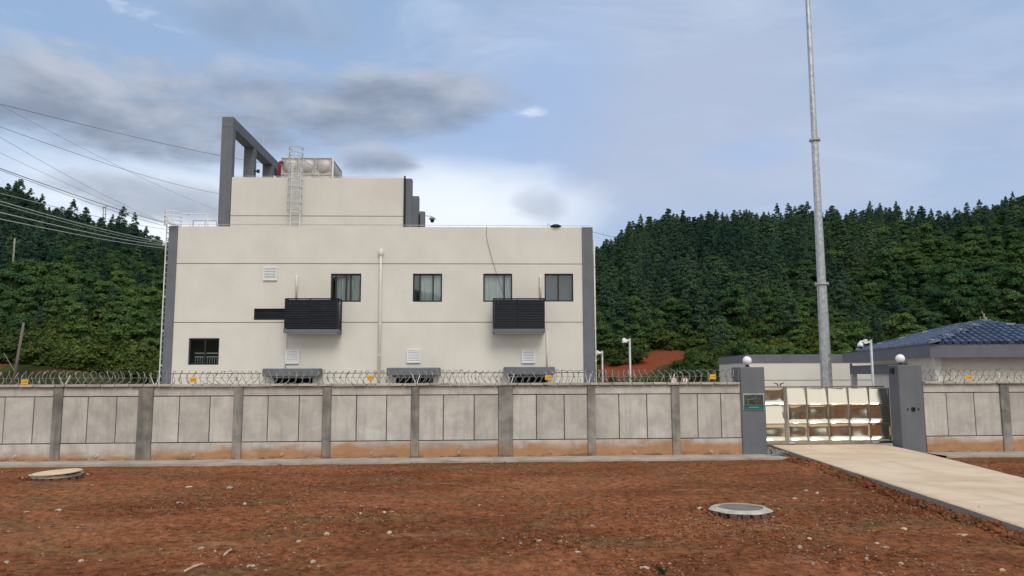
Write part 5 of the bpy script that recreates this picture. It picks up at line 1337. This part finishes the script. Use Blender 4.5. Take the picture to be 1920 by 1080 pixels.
CONT = [trunk_mesh(h * .96, .13, M['bark'], i, 4, .8) for i, h in ((1, 8.0), (2, 7.2), (3, 9.2), (4, 6.6))]
BRO = [mesh_of('crown', crown_broad(10 + i, h, r), M['broad']) for i, h, r in ((1, 6.5, 2.6), (2, 5.4, 2.7), (3, 7.2, 2.3), (4, 5.0, 2.1))]
BROT = [trunk_mesh(h * .8, .16, M['bark'], 20 + i, 8, 1.8) for i, h in ((1, 6.5), (2, 5.4), (3, 7.2), (4, 5.0))]
BUS = [mesh_of('crown', crown_broad(30 + i, h, r, 1300, .15, .02), M['bush']) for i, h, r in ((1, 1.9, 1.5), (2, 1.4, 1.3))]

# candidate sites, jittered grid over the slopes that the view can reach
q = np.random.default_rng(5); sites = []
def px_of(p):
    c = CR.transposed() @ (Vector(p) - CAM); return 960 + F * c.x / -c.z, 540 - F * c.y / -c.z
def try_sites(y0, y1, step):
    y = y0
    while y < y1:
        st = step * (0.75 + .45 * (y - 80) / 160)
        for side in ((-70, 470), (1000, 2080)):
            xa_ = on_y(side[0], 600, y).x; xb_ = on_y(side[1], 600, y).x
            x = xa_ + q.uniform(0, st)
            while x < xb_:
                X_ = x + q.uniform(-.4, .4) * st; Y_ = y + q.uniform(-.4, .4) * st; Z_ = float(terr(X_, Y_))
                if Z_ > .4: sites.append((X_, Y_, Z_))
                x += st
        y += st * .92
try_sites(84, 258, 3.0)
trees = []
for (x, y, z) in sites:
    px, py = px_of((x, y, z))
    left = px < 700
    # scar and grassy foot stay open
    dsc = min((Vector((x, y, z)) - S1.lerp(S2, k_ / 6)).length for k_ in range(7))
    if dsc < 5.0 or (1100 < px < 1270 and y < S2.y + 1): continue
    f = z / 45.0
    n1 = float(fbm(np.array(x * .03), np.array(y * .03), 3))
    if z < 3.0 and q.random() < (.85 if not left else .6): continue
    if z < 7.5 and n1 > .02 and q.random() < .6: continue
    lim = .40 if left else float(np.interp(px, [1100, 1400, 1600, 1750, 1950], [.14, .24, .42, .72, .80]))
    conif = (f + n1 * 1.6 + q.normal(0, .16)) > lim
    s_ = q.uniform(.42, .92) * (1.0 if conif else .95) * (1.0 if q.random() < .88 else 1.25)
    if y > 222: s_ *= q.uniform(.6, 1.1); conif = conif and q.random() < .62
    if y > 228 and q.random() < .45: continue
    trees.append([x, y, z - .25, conif, s_, px, py, int(q.integers(0, 4)), q.uniform(0, 6.28)])
# which stand on the skyline: nothing behind them rises higher within their width
arr = np.array([[t_[5], t_[6] - (7.0 * t_[4]) * F / t_[1]] for t_ in trees])
sky_i = []
for i, t_ in enumerate(trees):
    nb = np.abs(arr[:, 0] - arr[i, 0]) < 14
    if arr[nb, 1].min() >= arr[i, 1] - 1e-6 and -20 < t_[5] < 1940: sky_i.append(i)
near_i = sorted([i for i in range(len(trees)) if i not in set(sky_i) and -10 < trees[i][5] < 1930 and not (325 < trees[i][5] < 1112)], key=lambda i: trees[i][1])[:170]
def place_tree(i, name, label, cat, group):
    x, y, z, con, s_, px, py, vv, rot = trees[i]
    o = thing(name, (x, y, z), label, cat, group, rot); wd_ = random.uniform(.8, 1.25); o.scale = (s_ * wd_, s_ * wd_, s_ * random.uniform(.82, 1.18))
    for nm, me in (('trunk', (CONT if con else BROT)[vv]), ('crown', (CON if con else BRO)[vv])):
        c = bpy.data.objects.new(nm, me); COL.objects.link(c); c.parent = o
    return o
ordn = lambda n: '%d%s' % (n, 'th' if 10 <= n % 100 <= 20 else {1: 'st', 2: 'nd', 3: 'rd'}.get(n % 10, 'th'))
sky_i.sort(key=lambda i: trees[i][5]); cnt = {True: 0, False: 0}
for i in sky_i:
    cnt[trees[i][5] < 700] += 1
    lf = trees[i][5] < 700; con = trees[i][3]
    place_tree(i, 'conifer_tree' if con else 'broadleaf_tree', '%s on the skyline of the %s hill, %s skyline tree from the left' % ('pointed dark conifer' if con else 'round-crowned tree', 'left' if lf else 'right', ordn(cnt[lf])), 'tree', 'trees on the skyline of the %s hill' % ('left' if lf else 'right'))
def near_what(px):
    for lim_, txt in ((60, 'at the left edge of the picture'), (130, 'just right of the leaning pole'), (220, 'in the middle of the left slope'), (700, 'close to the side ladder'), (1160, 'beside the right corner pillar'), (1230, 'behind the taller camera post'),
                      (1330, 'above the round traffic signs'), (1440, 'above the left gate pillar'), (1520, 'left of the mast'), (1590, 'right behind the mast'), (1700, 'left of the tiled roof'), (1840, 'above the tiled roof')):
        if px < lim_: return txt
    return 'at the right edge of the picture'
for i in near_i:
    lf = trees[i][5] < 700; con = trees[i][3]
    place_tree(i, 'conifer_tree' if con else 'broadleaf_tree', '%s at the foot of the %s hill, %s' % ('dark conifer' if con else 'leafy tree', 'left' if lf else 'right', near_what(trees[i][5])), 'tree', 'trees at the foot of the %s hill' % ('left' if lf else 'right'))
used = set(sky_i) | set(near_i)

def gn_scatter(name, pts, protos, label_kind='stuff'):
    """one object: tree crowns instanced on its own points. pts: x,y,z,proto,scale,rot"""
    me = bpy.data.meshes.new(name); me.from_pydata([p[:3] for p in pts], [], [])
    for nm, typ, k_ in (('pick', 'INT', 3), ('turn', 'FLOAT', 5)):
        at = me.attributes.new(nm, typ, 'POINT'); at.data.foreach_set('value', [int(p[k_]) if typ == 'INT' else float(p[k_]) for p in pts])
    qs = np.random.default_rng(len(pts)); wd = qs.uniform(.78, 1.28, len(pts)); ht = qs.uniform(.82, 1.22, len(pts)); sz = np.array([p[4] for p in pts])
    at = me.attributes.new('size', 'FLOAT_VECTOR', 'POINT'); at.data.foreach_set('vector', np.stack([sz * wd, sz * wd, sz * ht], -1).ravel())
    o = bpy.data.objects.new(name, me); COL.objects.link(o); struct(o, label_kind)
    ng = bpy.data.node_groups.new(name, 'GeometryNodeTree')
    ng.interface.new_socket('Geometry', in_out='INPUT', socket_type='NodeSocketGeometry'); ng.interface.new_socket('Geometry', in_out='OUTPUT', socket_type='NodeSocketGeometry')
    n = ng.nodes; l = ng.links
    gi, go = n.new('NodeGroupInput'), n.new('NodeGroupOutput'); ins = n.new('GeometryNodeInstanceOnPoints'); jn = n.new('GeometryNodeJoinGeometry')
    for ob in reversed(protos):
        oi = n.new('GeometryNodeObjectInfo'); oi.inputs['Object'].default_value = ob; oi.inputs['As Instance'].default_value = True; l.new(oi.outputs['Geometry'], jn.inputs[0])
    def attr(nm, dt):
        a = n.new('GeometryNodeInputNamedAttribute'); a.data_type = dt; a.inputs[0].default_value = nm; return a.outputs[0]
    l.new(gi.outputs[0], ins.inputs['Points']); l.new(jn.outputs[0], ins.inputs['Instance']); ins.inputs['Pick Instance'].default_value = True
    l.new(attr('pick', 'INT'), ins.inputs['Instance Index'])
    cx = n.new('ShaderNodeCombineXYZ'); l.new(attr('turn', 'FLOAT'), cx.inputs[2])
    er = n.new('FunctionNodeEulerToRotation'); l.new(cx.outputs[0], er.inputs[0]); l.new(er.outputs[0], ins.inputs['Rotation'])
    l.new(attr('size', 'FLOAT_VECTOR'), ins.inputs['Scale']); l.new(ins.outputs[0], go.inputs[0])
    md = o.modifiers.new('scatter', 'NODES'); md.node_group = ng
    return o
def proto_objs(meshes):
    r_ = []
    for me in meshes: r_.append(bpy.data.objects.new('proto_' + me.name, me))   # not linked to the scene: only a source for the scatter
    return r_
PC, PB, PU = proto_objs(CON), proto_objs(BRO), proto_objs(BUS)
pts = []
for i, t_ in enumerate(trees):
    if i in used: continue
    pts.append((t_[0], t_[1], t_[2], t_[7] + (0 if t_[3] else 4), t_[4], t_[8]))
gn_scatter('forest', pts, PC + PB)
# undergrowth over the whole slope, thick at the foot
pts = []
for _ in range(9000):
    side = (-60, 420) if q.random() < .36 else (1100, 1980)
    y = 80 + 150 * q.random() ** 1.8; px = q.uniform(*side); x = on_y(px, 600, y).x; z = float(terr(x, y))
    if z < .0: continue
    P0 = Vector((x, y, z))
    if min((P0 - S1.lerp(S2, k_ / 6)).length for k_ in range(7)) < 3.9 and q.random() < .96 or (1108 < px < 1266 and y < S2.y + (px - 1255) * .05 and q.random() < .97): continue
    if px < 40 and z < 5 and q.random() < .35: continue
    pts.append((x, y, z - .15, int(q.integers(0, 2)), q.uniform(.45, 1.25), q.uniform(0, 6.28)))
gn_scatter('undergrowth', pts, PU)
print('trees', len(trees), 'sky', len(sky_i), 'near', len(near_i))

# ================================================================== POLES AND WIRES
def hill_pole(px, pyt, pyb, r, label, mt='pole', lean_px=None, Y=None):
    b = terr_hit(px, pyb) if Y is None else on_y(px, pyb, Y)
    if Y and not lean_px: b.z = float(terr(b.x, Y)) - .3
    tp = on_y(lean_px if lean_px else px, pyt, b.y)
    if not lean_px: tp.x = b.x
    t = thing('utility_pole', b, label, 'pole')
    MB().tube([b - (tp - b) * .25, tp], [r, r * .75], 8).build('shaft', M[mt], t, True)
    return t, b, tp
hill_pole(23, 447, 512, .15, 'pale upright utility pole among trees high on the left hill', Y=112.0)
t, b, tp = hill_pole(28, 605, 700, .12, 'leaning weathered utility pole at the foot of the left hill', 'wood', 44.5, 62.0)
MB().tube([on_y(7, 662, 60), on_y(27, 695, 61)], .02, 4).build('stay_wire', M['cable_light'], t)
b = terr_hit(192, 446); t = thing('pole_structure', b, 'twin-legged power pole with crossarm on the left ridge', 'pole')
k_ = b.y / F
for dpx in (-3, 3.5): MB().tube([b + Vector((dpx * k_, 0, -2)), b + Vector(((dpx * .6 + 1) * k_, 0, 60 * k_))], .13, 6).build('leg', M['pole'], t)
MB().tube([b + Vector((-4 * k_, 0, 56 * k_)), b + Vector((7 * k_, 0, 61 * k_))], .11, 5).build('crossarm', M['pole'], t)
MB().tube([b + Vector((-3 * k_, 0, 44 * k_)), b + Vector((6 * k_, 0, 45 * k_))], .08, 5).build('crossarm', M['pole'], t)
wires = [ # left end px, right end px, (mid sag px), depth left, depth right, radius, material, which
    ((-60, 180), (458, 298), 6, 34, 58, .020, 'cable', 'topmost cable, crossing behind the tall roof frame'),
    ((-60, 216), (412, 358), 14, 36, 60, .017, 'cable', 'second cable from the top, ending behind the roof frame'),
    ((-60, 165), (412, 391), 12, 40, 66, .011, 'cable', 'faint thin cable slanting steeply from the upper left'),
    ((-60, 222), (322, 416), 14, 38, 60, .012, 'cable', 'thin cable slanting down to the building corner'),
    ((-60, 258), (322, 418), 10, 36, 60, .010, 'cable', 'faint cable below the steep thin one'),
    ((-60, 294), (322, 418), 7, 36, 60, .028, 'cable', 'thick dark upper cable of the pair over the left ridge'),
    ((-60, 296), (322, 424), 8, 37, 61, .018, 'cable', 'thinner lower cable of the pair over the left ridge'),
    ((-60, 347), (322, 428), 8, 34, 58, .018, 'cable_light', 'pale cable just under the left treetops'),
    ((-60, 360), (322, 452), 9, 32, 56, .026, 'cable_light', 'upper pale cable of the low pair across the left wood'),
    ((-60, 366), (322, 456), 9, 32, 56, .018, 'cable_light', 'lower pale cable of the low pair across the left wood'),
    ((-60, 384), (322, 459), 8, 31, 55, .028, 'cable_light', 'thick pale cable second from the bottom across the left wood'),
    ((-60, 398), (322, 464), 7, 31, 55, .024, 'cable_light', 'lowest pale cable across the left wood')]
for (a, b, sag, ya, yb, r, mt, lab) in wires:
    A_, B_ = on_y(*a, ya), on_y(*b, yb); dv = B_ - A_; B_ = B_ + dv * .12
    pts = []
    for i in range(25):
        f = i / 24; p = A_.lerp(B_, f); p.z -= 4 * f * (1 - f) * sag * p.y / F; pts.append(p)
    tag(MB().tube(pts, r * .8, 5).build('power_cable', M[mt], None, True), lab, 'cable', 'power cables left of the building')
A_, B_ = on_y(1108, 434, 46), on_y(1170, 443, 120)
tag(MB().tube([A_, A_.lerp(B_, .5) - Vector((0, 0, .3)), B_], [.014, .02, .028], 4).build('power_cable', M['cable'], None, True), 'short thin cable running from the roof corner to the right hill', 'cable')
